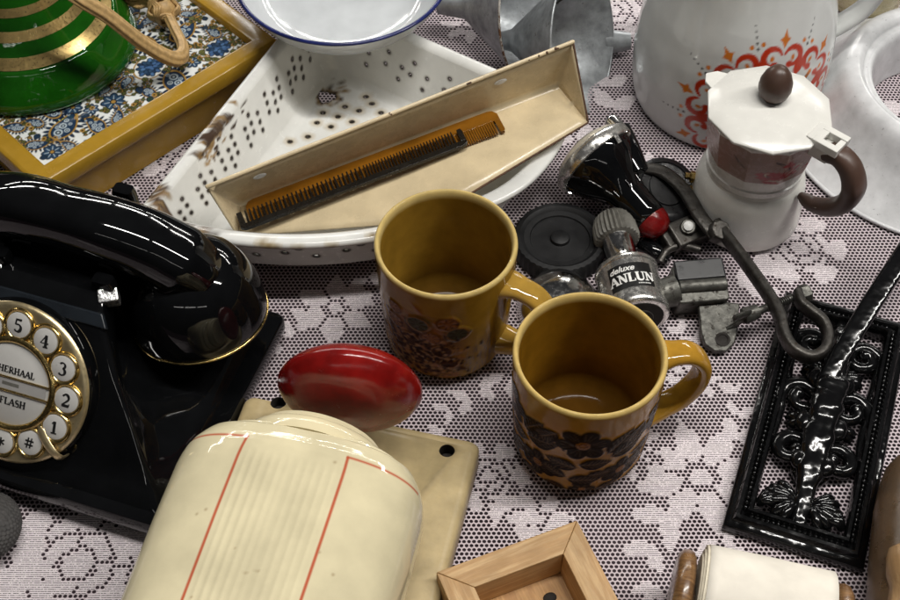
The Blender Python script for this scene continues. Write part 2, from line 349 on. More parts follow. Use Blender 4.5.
# ------------------------------------------------------------------ SETTING: table top and lace cloth
M['table_cloth_under'] = mat('table_under', (.022, .0085, .014), .8, var=.3, vs=1.5, bump=.3, bs=6)
mb = MB(); mb.add(box(-75, 75, -60, 75, -3, 0)); tag(mb.build('table_surface', M['table_cloth_under'], bevel=.3), kind='structure')
def lace():
    PX, PY = .262, .235
    X0, X1, Y0, Y1 = -48, 52, -32, 52
    nx = int((X1-X0)/PX); ny = int((Y1-Y0)/PY)
    j, i = np.meshgrid(np.arange(ny), np.arange(nx), indexing='ij')
    cx = X0+(i+.5+.5*(j % 2))*PX; cy = Y0+(j+.5)*PY
    P = Paint(cx.ravel(), cy.ravel(), (0, 0, 0), px=.06)
    W = (1, 1, 1); Z = (0, 0, 0)
    def daisy(x, y, r, a=0, n=8):
        r = r*1.1
        for k in range(n):
            t = a+2*pi*k/n
            P.poly(rot2(leaf_pts(r*.80, max(pi*.62*r/n-.17, .16)), t, x+.24*r*cos(t), y+.24*r*sin(t)), W)
        P.ell(x, y, .16*r, col=W)
    def rose(x, y, r, a=0):
        P.ell(x, y, r, r*.92, col=W, rough=.05)
        for q, m_, o_ in ((.32, 2, 0), (.62, 4, .5), (.95, 5, .2)):
            for k in range(m_):
                t0 = a+o_+2*pi*k/m_; P.stroke([(x+q*r*(1-.10*abs(s))*cos(t0+s*pi/m_), y+q*r*(1-.10*abs(s))*sin(t0+s*pi/m_)) for s in np.linspace(-.86, .86, 9)], .27, Z)
                if q > .5: P.stroke([(x+.68*q*r*cos(t0+pi/m_), y+.68*q*r*sin(t0+pi/m_)), (x+q*r*cos(t0+pi/m_), y+q*r*sin(t0+pi/m_))], .25, Z)
        for k in range(6):
            t = a+2*pi*k/6; P.ell(x+1.08*r*cos(t), y+1.08*r*sin(t), .38*r, .25*r, t+pi/2, W)
    def spray(x, y, L, a, n=3, bend=.12):
        for k in range(n):
            t = k/(n-1); bx = x+L*t*cos(a+bend*t*4); by = y+L*t*sin(a+bend*t*4); s = (1-.40*t)*L*.52
            for sg in (-1, 1):
                P.poly(rot2(leaf_pts(s, s*.26), a+bend*t*4+sg*.75, bx, by), W)
        P.poly(rot2(leaf_pts(L*.3, L*.08), a+bend*4, x+L*cos(a+bend*4), y+L*sin(a+bend*4)), W)
    def pos(px, py): q = at(px, py, 0); return q.x, q.y
    daisy(*pos(700, 478), 3.3, .2); spray(*pos(668, 515), 4.2, radians(225)); spray(*pos(735, 440), 3, radians(60)); rose(*pos(640, 455), 1.3)
    rose(*pos(78, 565), 3.2, .4); spray(*pos(120, 545), 3, radians(40)); spray(*pos(40, 545), 3.2, radians(160)); daisy(*pos(15, 590), 2.2)
    daisy(*pos(335, 310), 2.3, .5, 6); spray(*pos(350, 295), 3.2, radians(15)); spray(*pos(310, 318), 2.5, radians(200))
    spray(*pos(482, 385), 2.8, radians(-20)); spray(*pos(470, 400), 2.6, radians(200)); rose(*pos(489, 478), 1.7); spray(*pos(500, 500), 3.2, radians(-60)); daisy(*pos(540, 520), 1.6, 0, 6)
    spray(*pos(745, 290), 4.2, radians(35)); rose(*pos(800, 250), 2.2); spray(*pos(760, 275), 3.5, radians(80)); spray(*pos(700, 345), 2.6, radians(120)); daisy(*pos(690, 380), 1.6)
    spray(*pos(612, 110), 4.4, radians(75)); rose(*pos(612, 12), 2.4); daisy(*pos(650, 175), 1.8); spray(*pos(590, 128), 3, radians(190))
    spray(*pos(225, 180), 3.2, radians(10)); rose(*pos(185, 170), 2); daisy(*pos(105, 190), 2)
    rose(*pos(828, 60), 2); spray(*pos(840, 45), 3, radians(60)); daisy(*pos(470, 25), 2); rose(*pos(885, 130), 2.2); spray(*pos(880, 15), 3, radians(20))
    spray(*pos(700, 560), 3, radians(10)); rose(*pos(900, 180), 2)
    r = np.random.default_rng(3)
    for k in range(26):
        x = r.uniform(X0, X1); y = r.uniform(20, Y1) if k % 2 else r.uniform(Y0, -20)
        (rose if k % 3 else daisy)(x, y, r.uniform(1.6, 3), r.uniform(0, 6))
    fill = (P.c[:, 0] > .5).astype(float)
    def zz(x, y): return .13+.05*np.sin(x*.23+.6*np.sin(y*.17))*np.sin(y*.19+1)+.03*np.sin(x*.61+y*.43)
    # one quad per net cell, cells in brick order
    n = nx*ny
    hx, hy = PX/2, PY/2
    c = np.stack([cx.ravel(), cy.ravel()], 1)
    off = np.array([(-hx, -hy), (hx, -hy), (hx, hy), (-hx, hy)])
    V = (c[:, None, :]+off[None]).reshape(-1, 2)
    z = zz(V[:, 0], V[:, 1])
    V3 = np.column_stack([V, z])*S
    me = bpy.data.meshes.new('lace_tablecloth')
    me.vertices.add(4*n); me.vertices.foreach_set('co', V3.ravel().astype(np.float32))
    me.loops.add(4*n); me.loops.foreach_set('vertex_index', np.arange(4*n, dtype=np.int32))
    me.polygons.add(n); me.polygons.foreach_set('loop_start', np.arange(0, 4*n, 4, dtype=np.int32)); me.polygons.foreach_set('loop_total', np.full(n, 4, dtype=np.int32))
    me.update()
    uv = me.uv_layers.new(name='cell'); uv.data.foreach_set('uv', np.tile(np.array([0, 0, 1, 0, 1, 1, 0, 1], dtype=np.float32), n))
    a = me.attributes.new('fill', 'FLOAT', 'FACE'); a.data.foreach_set('value', np.clip(fill, 0, 1).astype(np.float32))
    me.polygons.foreach_set('use_smooth', [True]*n); me.validate()
    o = bpy.data.objects.new('lace_tablecloth', me); COL.objects.link(o); me.materials.append(lace_material())
    tag(o, 'pale lilac lace tablecloth with woven flowers spread over the dark table', 'tablecloth')
lace()
TZ = .18          # things stand on the cloth

# ------------------------------------------------------------------ MUGS
def mug_profile(H, R, n_in=40):
    out = [(R*.80, .0), (R*.825, .08)]
    out += [(R*(.895+.105*t**.8)-.22*(1-min(t/.09, 1))**2, .25+(H-.55)*t) for t in np.linspace(0, 1, 90)]
    out += [(R-.01, H-.16), (R-.05, H-.06), (R-.13, H), (R-.22, H-.03), (R-.28, H-.14)]
    out += [(R-.33-.36*t, H-.3-(H-1.9)*t) for t in np.linspace(0, 1, 24)]
    out += [(R-.85, 1.2), (R-1.15, .9), (R-1.8, .76), (R-2.8, .72), (.01, .72)]
    return out
def mug(loc, R, H, pattern, glaze, inner, base, label, handle_dir, lid_c):
    t = thing('coffee_mug', label, 'mug', loc, 0, 'amber glazed mugs')
    n = 300; prof = mug_profile(H, R)
    v, f = lathe(prof, n, True, True)
    A = np.array(v); th = np.arctan2(A[:, 1], A[:, 0]); ring = np.repeat(np.arange(len(prof)), n)
    P = Paint(th*R, A[:, 2], base, px=.07)
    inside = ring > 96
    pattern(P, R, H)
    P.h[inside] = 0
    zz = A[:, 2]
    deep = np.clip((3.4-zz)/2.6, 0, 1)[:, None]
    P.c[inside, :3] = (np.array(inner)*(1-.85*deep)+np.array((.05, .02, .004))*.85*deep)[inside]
    rim = ((ring >= 92) & (ring <= 97)); P.c[rim, :3] = lid_c
    rad = np.hypot(A[:, 0], A[:, 1]); nrm = A[:, :2]/rad[:, None]
    A[:, :2] += nrm*(P.h*(~inside))[:, None]
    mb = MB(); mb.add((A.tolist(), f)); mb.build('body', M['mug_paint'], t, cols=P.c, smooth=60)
    # handle: strap bent into an ear
    d = handle_dir; e = Vector((cos(d), sin(d), 0))
    pts = [e*(R-.25)+Vector((0, 0, H-1.55)), e*(R+.55)+Vector((0, 0, H-1.45)), e*(R+1.65)+Vector((0, 0, H-1.75)), e*(R+2.45)+Vector((0, 0, H-2.9)),
           e*(R+2.4)+Vector((0, 0, H-4.4)), e*(R+1.65)+Vector((0, 0, H-5.7)), e*(R+.7)+Vector((0, 0, H-6.35)), e*(R-.25)+Vector((0, 0, H-6.6))]
    pts = catmull(pts, 7); k = len(pts)
    rr = [.72*(1+.38*max(0, 1-6*i/k)+.38*max(0, 1-6*(k-1-i)/k)) for i in range(k)]
    side = Vector((-sin(d), cos(d), 0))
    mb = MB(); mb.add(tube(pts, rr, 22, sx=.56, sy=1.0, hint=side, power=2.6)); mb.build('handle', glaze, t, smooth=60)
    return t
def pat_front(P, R, H):
    BK = (.017, .0095, .005); OR = (.30, .145, .015); r = np.random.default_rng(5)
    z0, z1 = .5, 6.4; dz = .45
    # redder amber ground
    i = np.nonzero(P.v < 7.3)[0]; P.mix(i, .55*np.clip((7.3-P.v[i])/.9, 0, 1), (.30, .125, .009))
    U = 2*pi*R
    def flower(u, z, rr, a):
        for k in range(6):
            t = a+2*pi*k/6
            P.ell(u+.62*rr*cos(t), z+.62*rr*sin(t), .42*rr, .36*rr, t, BK, .05)
            for q in (-.25, 0, .25): P.stroke([(u+.34*rr*cos(t+q*.7), z+.34*rr*sin(t+q*.7)), (u+.8*rr*cos(t+q), z+.8*rr*sin(t+q))], .035, (.06, .034, .016), .02)
        P.ell(u, z, .25*rr, col=(.20, .075, .01), h=.05)
        for k in range(7): P.ell(u+.14*rr*cos(k), z+.14*rr*sin(k), .05*rr, col=(.09, .03, .006), h=.07)
    def leaf(u, z, L, a):
        P.poly(rot2(leaf_pts(L, L*.32), a, u, z), BK, .05)
        P.stroke([(u, z), (u+.92*L*cos(a), z+.92*L*sin(a))], [.09, .04], (.10, .05, .016), .015)
        for q in range(1, 7):
            b = (u+.13*q*L*cos(a), z+.13*q*L*sin(a)); w = L*.24*sin(pi*(.13*q)**.8)
            for sg in (-1, 1): P.stroke([b, (b[0]+w*1.15*cos(a+sg*.85), b[1]+w*1.15*sin(a+sg*.85))], .045, (.085, .042, .016), .015)
    for rep in range(-3, 3):
        u0 = (-pi/2-.10)*R+rep*U/5
        flower(u0, 5.55, 1.45, .2); flower(u0+2.45, 2.3, 1.2, .5); flower(u0+.3, .9, .8, .1)
        leaf(u0+1.4, 4.55, 2.3, .95); leaf(u0+1.6, 4.15, 2.3, .42); leaf(u0+3.55, 6.2, 1.7, -2.3)
        leaf(u0-.1, 3.5, 1.9, .12); leaf(u0-.15, 3.15, 1.9, 2.95); leaf(u0+.4, 2.35, 1.5, .15); leaf(u0-.6, 1.8, 1.9, .1); leaf(u0-.7, 2.0, 1.6, 2.75); leaf(u0+1.1, .7, 1.5, .3); leaf(u0-.6, .6, 1.4, 2.9)
        for k in range(6): P.ell(u0+r.uniform(-2, 2.2), r.uniform(.6, 6.2), .12, .1, r.uniform(0, 3), BK, .04)
def pat_back(P, R, H):
    r = np.random.default_rng(9); DK = (.055, .017, .004); RD = (.20, .065, .006)
    uc = radians(-112)*R
    P.ell(uc, 3.3, 3.0, 3.2, 0, (.16, .065, .008), soft=22)
    for k in range(90):
        u = uc+r.normal(0, 1.25); z = abs(r.normal(2.9, 1.6)); c = DK if r.random() < .55 else RD
        P.ell(u, z, r.uniform(.15, .5), r.uniform(.1, .35), r.uniform(0, 3), c, .03, rough=.12, soft=3)
    for (du, z, rr, c) in ((-1.45, 5.7, .6, RD), (-.1, 5.2, .85, (.05, .045, .02)), (1.4, 5.6, .75, RD), (1.9, 4.6, .8, (.05, .042, .02)), (-1.5, 4.5, .7, RD), (.55, 4.1, .7, RD), (-.6, 3.4, .8, DK), (1.1, 2.9, .8, DK), (-1.3, 2.6, .7, DK), (.1, 2.0, .8, DK), (1.5, 1.7, .7, DK)):
        rr *= 1.3; z = z*.98+.55; du *= 1.12
        P.ell(uc+du, z, rr*.72, rr*.62, .4, c, .06, rough=.06, soft=2)
        P.stroke([(uc+du+rr*.62*cos(t), z+rr*.55*sin(t)) for t in np.linspace(0, 6.3, 22)], .11, (.10, .035, .006) if c is RD else (.19, .075, .01), .07)
        for q in range(7):
            t = q*.9; P.stroke([(uc+du+.2*rr*cos(t), z+.2*rr*sin(t)), (uc+du+.52*rr*cos(t), z+.48*rr*sin(t))], .05, (.03, .012, .006), .02)
    for k in range(260):
        u = uc+r.normal(0, 1.35); z = np.clip(r.normal(2.4, 1.3), .35, 6); P.ell(u, z, r.uniform(.05, .14), None, 0, (.022, .009, .005) if r.random() < .7 else (.25, .10, .012), .02, soft=2)
    # worn grey streaks beside the flowers, ringed relief on the wall
    for k in range(70):
        u = uc+r.uniform(2.6, 5.2); z = r.uniform(.3, 3.4); P.stroke([(u, z), (u+r.uniform(-.1, .1), z+r.uniform(.2, .7))], .06, (.16, .10, .045))
mugF = at(590.5, 352, 8.5); mugB = at(446, 241, 8.6)
mug((mugF.x, mugF.y, TZ), 3.91, 8.35, pat_front, M['mug_glaze'], (.25, .118, .009), (.285, .14, .013), 'amber mug circled by large black flowers and leaves, standing in front', radians(12), (.52, .37, .13))
mug((mugB.x, mugB.y, TZ), 3.87, 8.45, pat_back, M['mug_glaze_b'], (.285, .16, .02), (.275, .15, .016), 'amber mug with a blurred brown flower patch, behind the black flowered mug', radians(-28), (.50, .37, .14))
#@@PART2
def rect_sweep(w, h, prof):
    """mitred moulding round a w x h rectangle (0..w, 0..h); prof = (inset, z) points, closed into a loop"""
    rings = [[(d, d, z), (w-d, d, z), (w-d, h-d, z), (d, h-d, z)] for d, z in prof]
    v, f = loft(rings+[rings[0]], True)
    return v, f
def ribbed(pts, r, ribs=7, amp=.10, n=42, **k):
    v, f = tube(pts, r, n, **k)
    out = []
    P = [Vector(p) for p in pts]; nr = len(v)//n
    for i in range(nr):
        c = sum((v[i*n+j] for j in range(n)), Vector())/n
        for j in range(n): out.append(c+(v[i*n+j]-c)*(1+amp*cos(ribs*2*pi*j/n+i*.05)))
    return out, f

# ------------------------------------------------------------------ TRAY WITH TILE, BOTTLE, ROPE
def make_tray():
    H = 4.7
    B = at(37, 187, H); Cc = at(271, 45, H); d = Cc-B; L = 18.8; rz = atan2(d.y, d.x)
    t = thing('tile_tray', 'square ochre painted tray with a blue paisley tile under the green bottle', 'tray', (B.x, B.y, TZ), rz)
    h = H-TZ
    prof = [(.95, .0), (.95, h-1.5), (.30, h-1.35), (.05, h-1.2), (0, h-1.0), (0, h-.35), (.10, h-.1), (.3, h), (1.12, h), (1.34, h-.1), (1.44, h-.3), (1.46, h-1.0), (1.46, .4), (1.46, 0)]
    mb = MB(); mb.add(rect_sweep(L, L, prof)); mb.build('frame', M['ochre_paint'], t, bevel=.05, smooth=50)
    n = 330; a0, a1 = 1.45, L-1.45
    g = np.linspace(a0, a1, n); X, Y = np.meshgrid(g, g)
    P = Paint(X.ravel(), Y.ravel(), (.66, .68, .67), px=.055)
    r = random.Random(11)
    NAVY = (.006, .012, .026); BLUE = (.024, .055, .105); MID = (.014, .033, .072); GOLD = (.33, .19, .045); OL = (.13, .13, .035); LT = (.40, .47, .52); DG = (.02, .045, .035)
    def leaf(x, y, a, L_, c=OL):
        P.poly(rot2(leaf_pts(L_+.10, L_*.36+.05), a, x-.05*cos(a), y-.05*sin(a)), (.012, .016, .012)); P.poly(rot2(leaf_pts(L_, L_*.34), a, x, y), c)
        P.stroke([(x, y), (x+L_*.8*cos(a), y+L_*.8*sin(a))], .045, (.02, .025, .015))
    def sprig(x, y, a, k):
        pts = [(x+k*s*cos(a+s*.9), y+k*s*sin(a+s*.9)) for s in np.linspace(0, 1, 6)]
        P.stroke(pts, .07, (.17, .12, .03), smooth=4)
        for i, p in enumerate(pts[1:]):
            leaf(p[0], p[1], a+(1 if i % 2 else -1)*.9+i*.2, .32*k**.5, OL if i % 3 else GOLD)
        P.ell(pts[-1][0], pts[-1][1], .17, col=GOLD); P.ell(pts[-1][0], pts[-1][1], .08, col=(.05, .03, .01))
    def flower(x, y, s, c=BLUE):
        for k in range(7):
            q = 2*pi*k/7; P.ell(x+.62*s*cos(q), y+.62*s*sin(q), .44*s, .34*s, q, NAVY)
        for k in range(7):
            q = 2*pi*k/7; P.ell(x+.60*s*cos(q), y+.60*s*sin(q), .33*s, .25*s, q, c)
            P.stroke([(x+.3*s*cos(q), y+.3*s*sin(q)), (x+.7*s*cos(q), y+.7*s*sin(q))], .05, LT)
        P.ell(x, y, .28*s, col=NAVY); P.ell(x, y, .18*s, col=GOLD)
    def paisley(x, y, s, a):
        core = [(0.95*s*cos(q)*(1 if cos(q) < 0 else 1.35), .62*s*sin(q)*(1-.25*max(cos(q), 0))+.42*s*max(cos(q), 0)**2) for q in np.linspace(0, 2*pi, 30)[:-1]]
        for k in range(22):
            q = 2*pi*k/22; bx = 1.0*s*cos(q)*(1 if cos(q) < 0 else 1.3); by = .66*s*sin(q)+.42*s*max(cos(q), 0)**2
            p = rot2([(bx, by)], a, x, y)[0]; P.ell(p[0], p[1], .27*s, .105*s, a+q, NAVY)
            p = rot2([(bx*1.06, by*1.06)], a, x, y)[0]; P.ell(p[0], p[1], .12*s, .045*s, a+q, MID)
        P.poly(rot2(core, a, x, y, 1.0), GOLD); P.poly(rot2(core, a, x, y, .86), NAVY); P.poly(rot2(core, a, x, y, .80), MID)
        for (u, v_, k) in ((-.4, .02, .24), (-.02, -.24, .15), (.1, .16, .2), (-.15, .33, .12), (.5, .3, .13), (.86, .52, .09), (-.62, -.25, .11), (.42, -.05, .1)):
            p = rot2([(u*s, v_*s)], a, x, y)[0]; P.ell(p[0], p[1], k*s, col=LT); P.ell(p[0], p[1], k*s*.62, col=NAVY); P.ell(p[0], p[1], k*s*.3, col=LT)
        tip = rot2([(1.2*s, .42*s), (1.55*s, .6*s), (1.7*s, .95*s), (1.45*s, 1.1*s), (1.35*s, .9*s)], a, x, y); P.stroke(tip, [.14*s, .05], GOLD, smooth=4)
    def swirl(x, y, s, a, c=GOLD):
        pts = rot2(spiral_pts(.1*s, s, 0, 1.4), a, x, y); P.stroke(pts, [.16, .10], (.03, .025, .012)); P.stroke(pts, [.10, .055], c)
        for k in (6, 11, 15): leaf(pts[k][0], pts[k][1], a+k*.6, .3)
    def bunch(x, y, s):
        P.stroke(rot2([(1.05*s*cos(q), .85*s*sin(q)) for q in np.linspace(.3, 5.6, 30)], .3, x, y), [.05, .14, .05], GOLD)
        for k in range(30):
            q = k*2.4; rr_ = .78*s*sqrt(k/30); P.ell(x+rr_*cos(q), y+.8*rr_*sin(q), .2*s, .16*s, q, NAVY)
        for k in range(30):
            q = k*2.4; rr_ = .78*s*sqrt(k/30); P.ell(x+rr_*cos(q), y+.8*rr_*sin(q), .14*s, .10*s, q, r.choice([BLUE, MID, (.07, .15, .30), (.05, .11, .24)]))
        for k in range(5): leaf(x+.95*s*cos(k*1.25), y+.8*s*sin(k*1.25), k*1.25+.8, .5, OL)
    taken = []
    def free(x, y, d): return all((x-q[0])**2+(y-q[1])**2 > (d+q[2])**2*.62 for q in taken)
    kinds = [(paisley, 1.45), (bunch, 1.25), (paisley, 1.15), (paisley, .85), (flower, .65), (paisley, .7)]
    # the large motifs of the near corner first
    for fn, x, y, s, a in ((paisley, 15.0, 5.6, 1.15, .1), (bunch, 11.4, 4.4, 1.15, 0), (paisley, 4.2, 3.6, 1.2, .2), (flower, 14.2, 10.6, 1.3, 0), (paisley, 15.4, 9.0, .8, 1.2), (flower, 7.8, 3.4, .8, 0)):
        fn(x, y, s) if fn is not paisley else fn(x, y, s, a); taken.append((x, y, s*1.25))
    for it in range(2500):
        fn, s = r.choice(kinds); x = r.uniform(a0+.5, a1-.5); y = r.uniform(a0+.5, a1-.5); s *= r.uniform(.75, 1.05)
        if not free(x, y, s*1.0): continue
        taken.append((x, y, s*1.2)); fn(x, y, s) if fn is not paisley else fn(x, y, s, r.uniform(0, 6))
    for it in range(5200):
        x = r.uniform(a0, a1); y = r.uniform(a0, a1); s = r.uniform(.36, .72)*(1 if it < 2600 else .7)
        if not free(x, y, s*.5): continue
        taken.append((x, y, s*.5)); q = r.random()
        (swirl(x, y, s*.7, r.uniform(0, 6)) if q < .35 else sprig(x-.3*s, y, r.uniform(0, 6), s*1.3) if q < .75 else leaf(x, y, r.uniform(0, 6), s, r.choice([OL, MID, GOLD, DG])))
    v = np.column_stack([X.ravel(), Y.ravel(), np.full(n*n, h-.55)])
    f = [(j*n+i, j*n+i+1, (j+1)*n+i+1, (j+1)*n+i) for j in range(n-1) for i in range(n-1)]
    mb = MB(); mb.add((v.tolist(), f)); mb.build('tile', M['tile_paint'], t, cols=P.c, smooth=0)
    return H-.55
tile_z = make_tray()
bc = at(37, 48, tile_z)
t = thing('glass_decanter', 'squat dark green glass decanter with gold bands standing on the tile tray', 'bottle', (bc.x, bc.y, tile_z+.02))
cone = [(5.45, 2.75), (4.95, 3.25), (4.3, 4.05), (3.55, 5.15), (2.8, 6.5), (2.15, 8.0), (1.7, 9.2), (1.5, 10.2)]
prof = [(5.9, 0), (6.45, .05), (6.62, .25), (6.66, .55), (6.5, 1.0), (6.15, 1.75), (5.75, 2.4), (5.6, 2.68), (5.5, 2.75)]+cone
prof += [(1.5, 12), (1.25, 12), (1.25, 10.2), (1.5, 9.1), (2.6, 6.6), (4.0, 4.0), (4.9, 3.0), (5.2, 2.4), (5.7, .9), (4.5, .75), (.01, .9)]
mb = MB(); mb.add(lathe(prof, 128)); mb.build('bottle_body', M['green_glass'], t, smooth=40)
def cone_at(r):
    for (r0, z0), (r1, z1) in zip(cone, cone[1:]):
        if r1 <= r <= r0: return z0+(z1-z0)*(r0-r)/(r0-r1)
    return 10
for ra, rb in ((5.40, 4.85), (4.28, 3.9), (3.45, 3.17), (2.75, 2.54), (2.1, 1.97)):
    rr = np.linspace(ra, rb, 5)
    mb = MB(); mb.add(lathe([(q+.015, cone_at(q)+.02) for q in rr], 128, False, False)); mb.build('gold_band', M['gold_band'], t)
mb = MB(); mb.add(lathe([(1.5, 10.2), (1.75, 10.3), (1.85, 10.6), (1.75, 10.9), (1.5, 11)], 64, False, False)); mb.build('neck_ring', M['brass'], t)
# rope
t = thing('rope_loop', 'braided golden cord with a turk head knot lying over the green decanter', 'rope', (at(175, 45, tile_z).x, at(175, 45, tile_z).y, tile_z))
o0 = Vector(t.location)/S
P0 = [at(20, -50, 15)-o0, at(70, -8, 13.0)-o0, at(105, 14, 11.0)-o0, at(140, 41, 8.2)-o0, at(168, 57, 6.2)-o0, at(181, 57, 5.4)-o0, at(183, 47, 5.2)-o0, at(176, 32, 5.2)-o0, at(169, 18, 5.2)-o0]
mb = MB(); mb.add(ribbed(catmull(P0, 8), .43, 7, .09, 42, sx=1.12, sy=.8)); mb.build('cord', M['rope'], t, smooth=60)
kc = at(163, 9, 5.4)-o0
mb = MB(); fm = frame_m(kc, (.55, -.45, .7)); mb.add(sph(.86, 24, 14), 0, fm)
for off in (-.20, 0, .20):
    pts = []
    for q in np.linspace(0, 2*pi, 150):
        lat = .78*sin(5*q)+off*.9*cos(.5*pi*0)+.0; lon = 3*q; R = .98+.09*cos(15*q)
        lat = max(min(lat, 1.2), -1.2); pts.append(fm @ Vector((R*cos(lat)*cos(lon), R*cos(lat)*sin(lon), R*sin(lat))))
    mb.add(tube(pts, .105, 8))
mb.build('knot', M['rope'], t, smooth=60)
mb = MB()
for k in range(22):
    q = random.uniform(0, 6.28); rr = .55*sqrt(random.random()); a = kc+Vector((-.3+rr*cos(q)*.8, .5, rr*sin(q)*.8)); 
    b = at(128, -8, 5.6)-o0+Vector((rr*1.5*cos(q), rr*1.4*cos(q*2), rr*1.3*sin(q))); c = at(80, -38, 6)-o0+Vector((rr*1.5*cos(q), 0, rr*1.2*sin(q)))
    mb.add(tube(catmull([a, (a+b)/2+Vector((0, 0, .1)), b, c], 6), .16, 8))
mb.build('tassel', M['rope'], t, smooth=60)

# ------------------------------------------------------------------ CORNER COLANDER
def make_colander():
    A = Vector((-9.0, 22.3)); R = 22.3; a0, a1 = radians(-114.5), radians(-33)
    t = thing('corner_colander', 'chipped white enamel corner colander with rusty hole holding the cream trough', 'colander', (-7, 10, TZ))
    O = Vector((-7, 10)); half = (a1-a0)/2; bis = Vector((cos((a0+a1)/2), sin((a0+a1)/2)))
    N = 900
    def ring(ds, da, rc=1.5):
        ap = A+bis*(ds/sin(half)); Rr = R-da; pts = []
        cutr = lambda q: 2.6*max(0, (q-.72)/.28)**1.5
        def hit(a, R_=None):
            R_ = R_ or Rr; d = Vector((cos(a), sin(a))); m = ap-A; b = m.dot(d); return ap+d*(-b+sqrt(b*b-(m.dot(m)-R_*R_)))
        p0, p1 = hit(a0), hit(a1, Rr-cutr(1))
        q0 = atan2(p0.y-A.y, p0.x-A.x); q1 = atan2(p1.y-A.y, p1.x-A.x)
        poly = [tuple(ap.lerp(p0, i/60)) for i in range(60)]+[(A.x+(Rr-cutr(i/120))*cos(q0+(q1-q0)*i/120), A.y+(Rr-cutr(i/120))*sin(q0+(q1-q0)*i/120)) for i in range(120)]+[tuple(p1.lerp(ap, i/60)) for i in range(60)]
        poly = np.array(poly); seg = np.linalg.norm(np.roll(poly, -1, 0)-poly, axis=1); s = np.concatenate([[0], np.cumsum(seg)]); T = s[-1]
        q = np.linspace(0, T, N, endpoint=False); x = np.interp(q, s, np.append(poly[:, 0], poly[0, 0])); y = np.interp(q, s, np.append(poly[:, 1], poly[0, 1]))
        w = max(int(rc*2.4/T*N), 1); ker = np.hanning(w+2)[1:-1]; ker /= ker.sum()
        def sm(z): zz = np.concatenate([z[-w:], z, z[:w]]); return np.convolve(zz, ker, 'same')[w:-w]
        return np.column_stack([sm(x), sm(y)])-np.array([O.x, O.y])
    H = 5.0
    prof = [(-.05, -.05, H-.35, 0), (-.12, -.12, H-.18, 0), (-.05, -.05, H-.03, 0), (.12, .12, H, 0), (.40, .62, H-.02, 0), (.62, .85, H-.2, 0)]
    nw = 48
    for i in range(nw):
        q = (i+1)/nw; prof.append((.62+1.45*q, .85+.75*q, H-.2-(H-1.4)*q, 1))
    for q in np.linspace(.15, 1, 8): prof.append((2.07+.7*q, 1.6+.7*q, 1.2-.5*sin(q*pi/2), 2))
    rings = [np.column_stack([ring(ds, da), np.full(N, z)]) for ds, da, z, k in prof]
    base = rings[-1]; cen = base[:, :2].mean(0)
    for q in np.linspace(0, 1, 96)[1:]:
        r = base.copy(); r[:, :2] = cen+(base[:, :2]-cen)*(1-q*.995); rings.append(r)
    V = np.concatenate(rings); nr = len(rings)
    Wx = V[:, 0]+O.x; Wy = V[:, 1]+O.y; lev = np.repeat(np.arange(nr), N); arc = np.tile(np.arange(N), nr)
    P = Paint(Wx, Wy, (.66, .66, .635), px=.09)
    # wall holes in (arc length, height) space
    per = np.linalg.norm(np.diff(np.vstack([rings[20][:, :2], rings[20][:1, :2]]), axis=0), axis=1).sum()
    wall = (lev >= 6) & (lev < 6+nw); W = np.nonzero(wall)[0]
    Pw = Paint(arc[W]/N*per, (lev[W]-6)/nw*4.2, (.66, .66, .635), px=.09)
    side = 20.0
    def hole(u, v_, r=.15):
        Pw.ell(u, v_, r+.10, col=(.50, .49, .46), soft=1.5); Pw.ell(u, v_, r+.02, col=(.05, .04, .032)); Pw.ell(u, v_, r*.62, alpha=0)  # dark ring painted round each opening stands in for shade inside it
    u = 2.2; k = 0
    while u < side-.6:
        for c in range(3): hole(u+c*.1, 1.0+c*.62+(.5 if k % 2 else 0))
        u += .78 if k % 3 else 1.25; k += 1
    u = per-side+.6; k = 0
    while u < per-2:
        for c in range(2): hole(u+(c*.3), 1.2+.95*c+(.7 if k % 2 else 0))
        u += 1.0 if k % 4 else 1.7; k += 1
    u = side+2; k = 0
    while u < per-side-1:
        hole(u, (1.3, 2.3, 1.7, 2.8)[k % 4], .24); u += .92; k += 1
    P.c[W] = Pw.c; P0 = P; P = Paint(Wx, Wy, (.66, .66, .635), px=.09)
    # holes and rust in the floor
    for px, py in ((323, 113), (345, 107), (338, 117), (317, 123), (359, 111), (331, 127), (290, 142), (308, 137), (352, 122), (372, 104), (381, 113), (366, 97)):
        q = at(px, py, .9); P.ell(q.x, q.y, .40, .34, 0, (.50, .44, .34), rough=.05, soft=4); P.ell(q.x, q.y, .21, .18, 0, (.05, .04, .03)); P.ell(q.x, q.y, .14, .12, 0, alpha=0)
    r = random.Random(4)
    def rust(px, py, z, s, hole_=False, n=16):
        q = at(px, py, z)
        for k in range(n): P.ell(q.x+r.gauss(0, .55*s), q.y+r.gauss(0, .5*s), r.uniform(.1, .32)*s, r.uniform(.08, .22)*s, r.uniform(0, 3), r.choice([(.15, .085, .03), (.06, .035, .02), (.26, .17, .07)]), rough=.08, soft=3)
        P.ell(q.x, q.y, .82*s, .72*s, .2, (.30, .20, .09), rough=.12, soft=5); P.ell(q.x, q.y, .72*s, .62*s, .2, (.05, .03, .02), rough=.14, soft=2)
        if hole_: P.ell(q.x+.05, q.y-.03, .62*s, .54*s, .2, (.05, .03, .02), rough=.1, alpha=0)
    rust(326, 97, .9, .95, True, 30)
    for px, py in ((313, 78), (330, 76), (341, 80)):
        q = at(px, py, 1.2); P.ell(q.x, q.y, .22, .12, .4, (.12, .09, .06), rough=.08, soft=3)
    P.c[lev < 6+nw+3] = P0.c[lev < 6+nw+3]
    # chipped rim: dark brown bare iron at the left corner and along the rim
    rimv = lev < 12
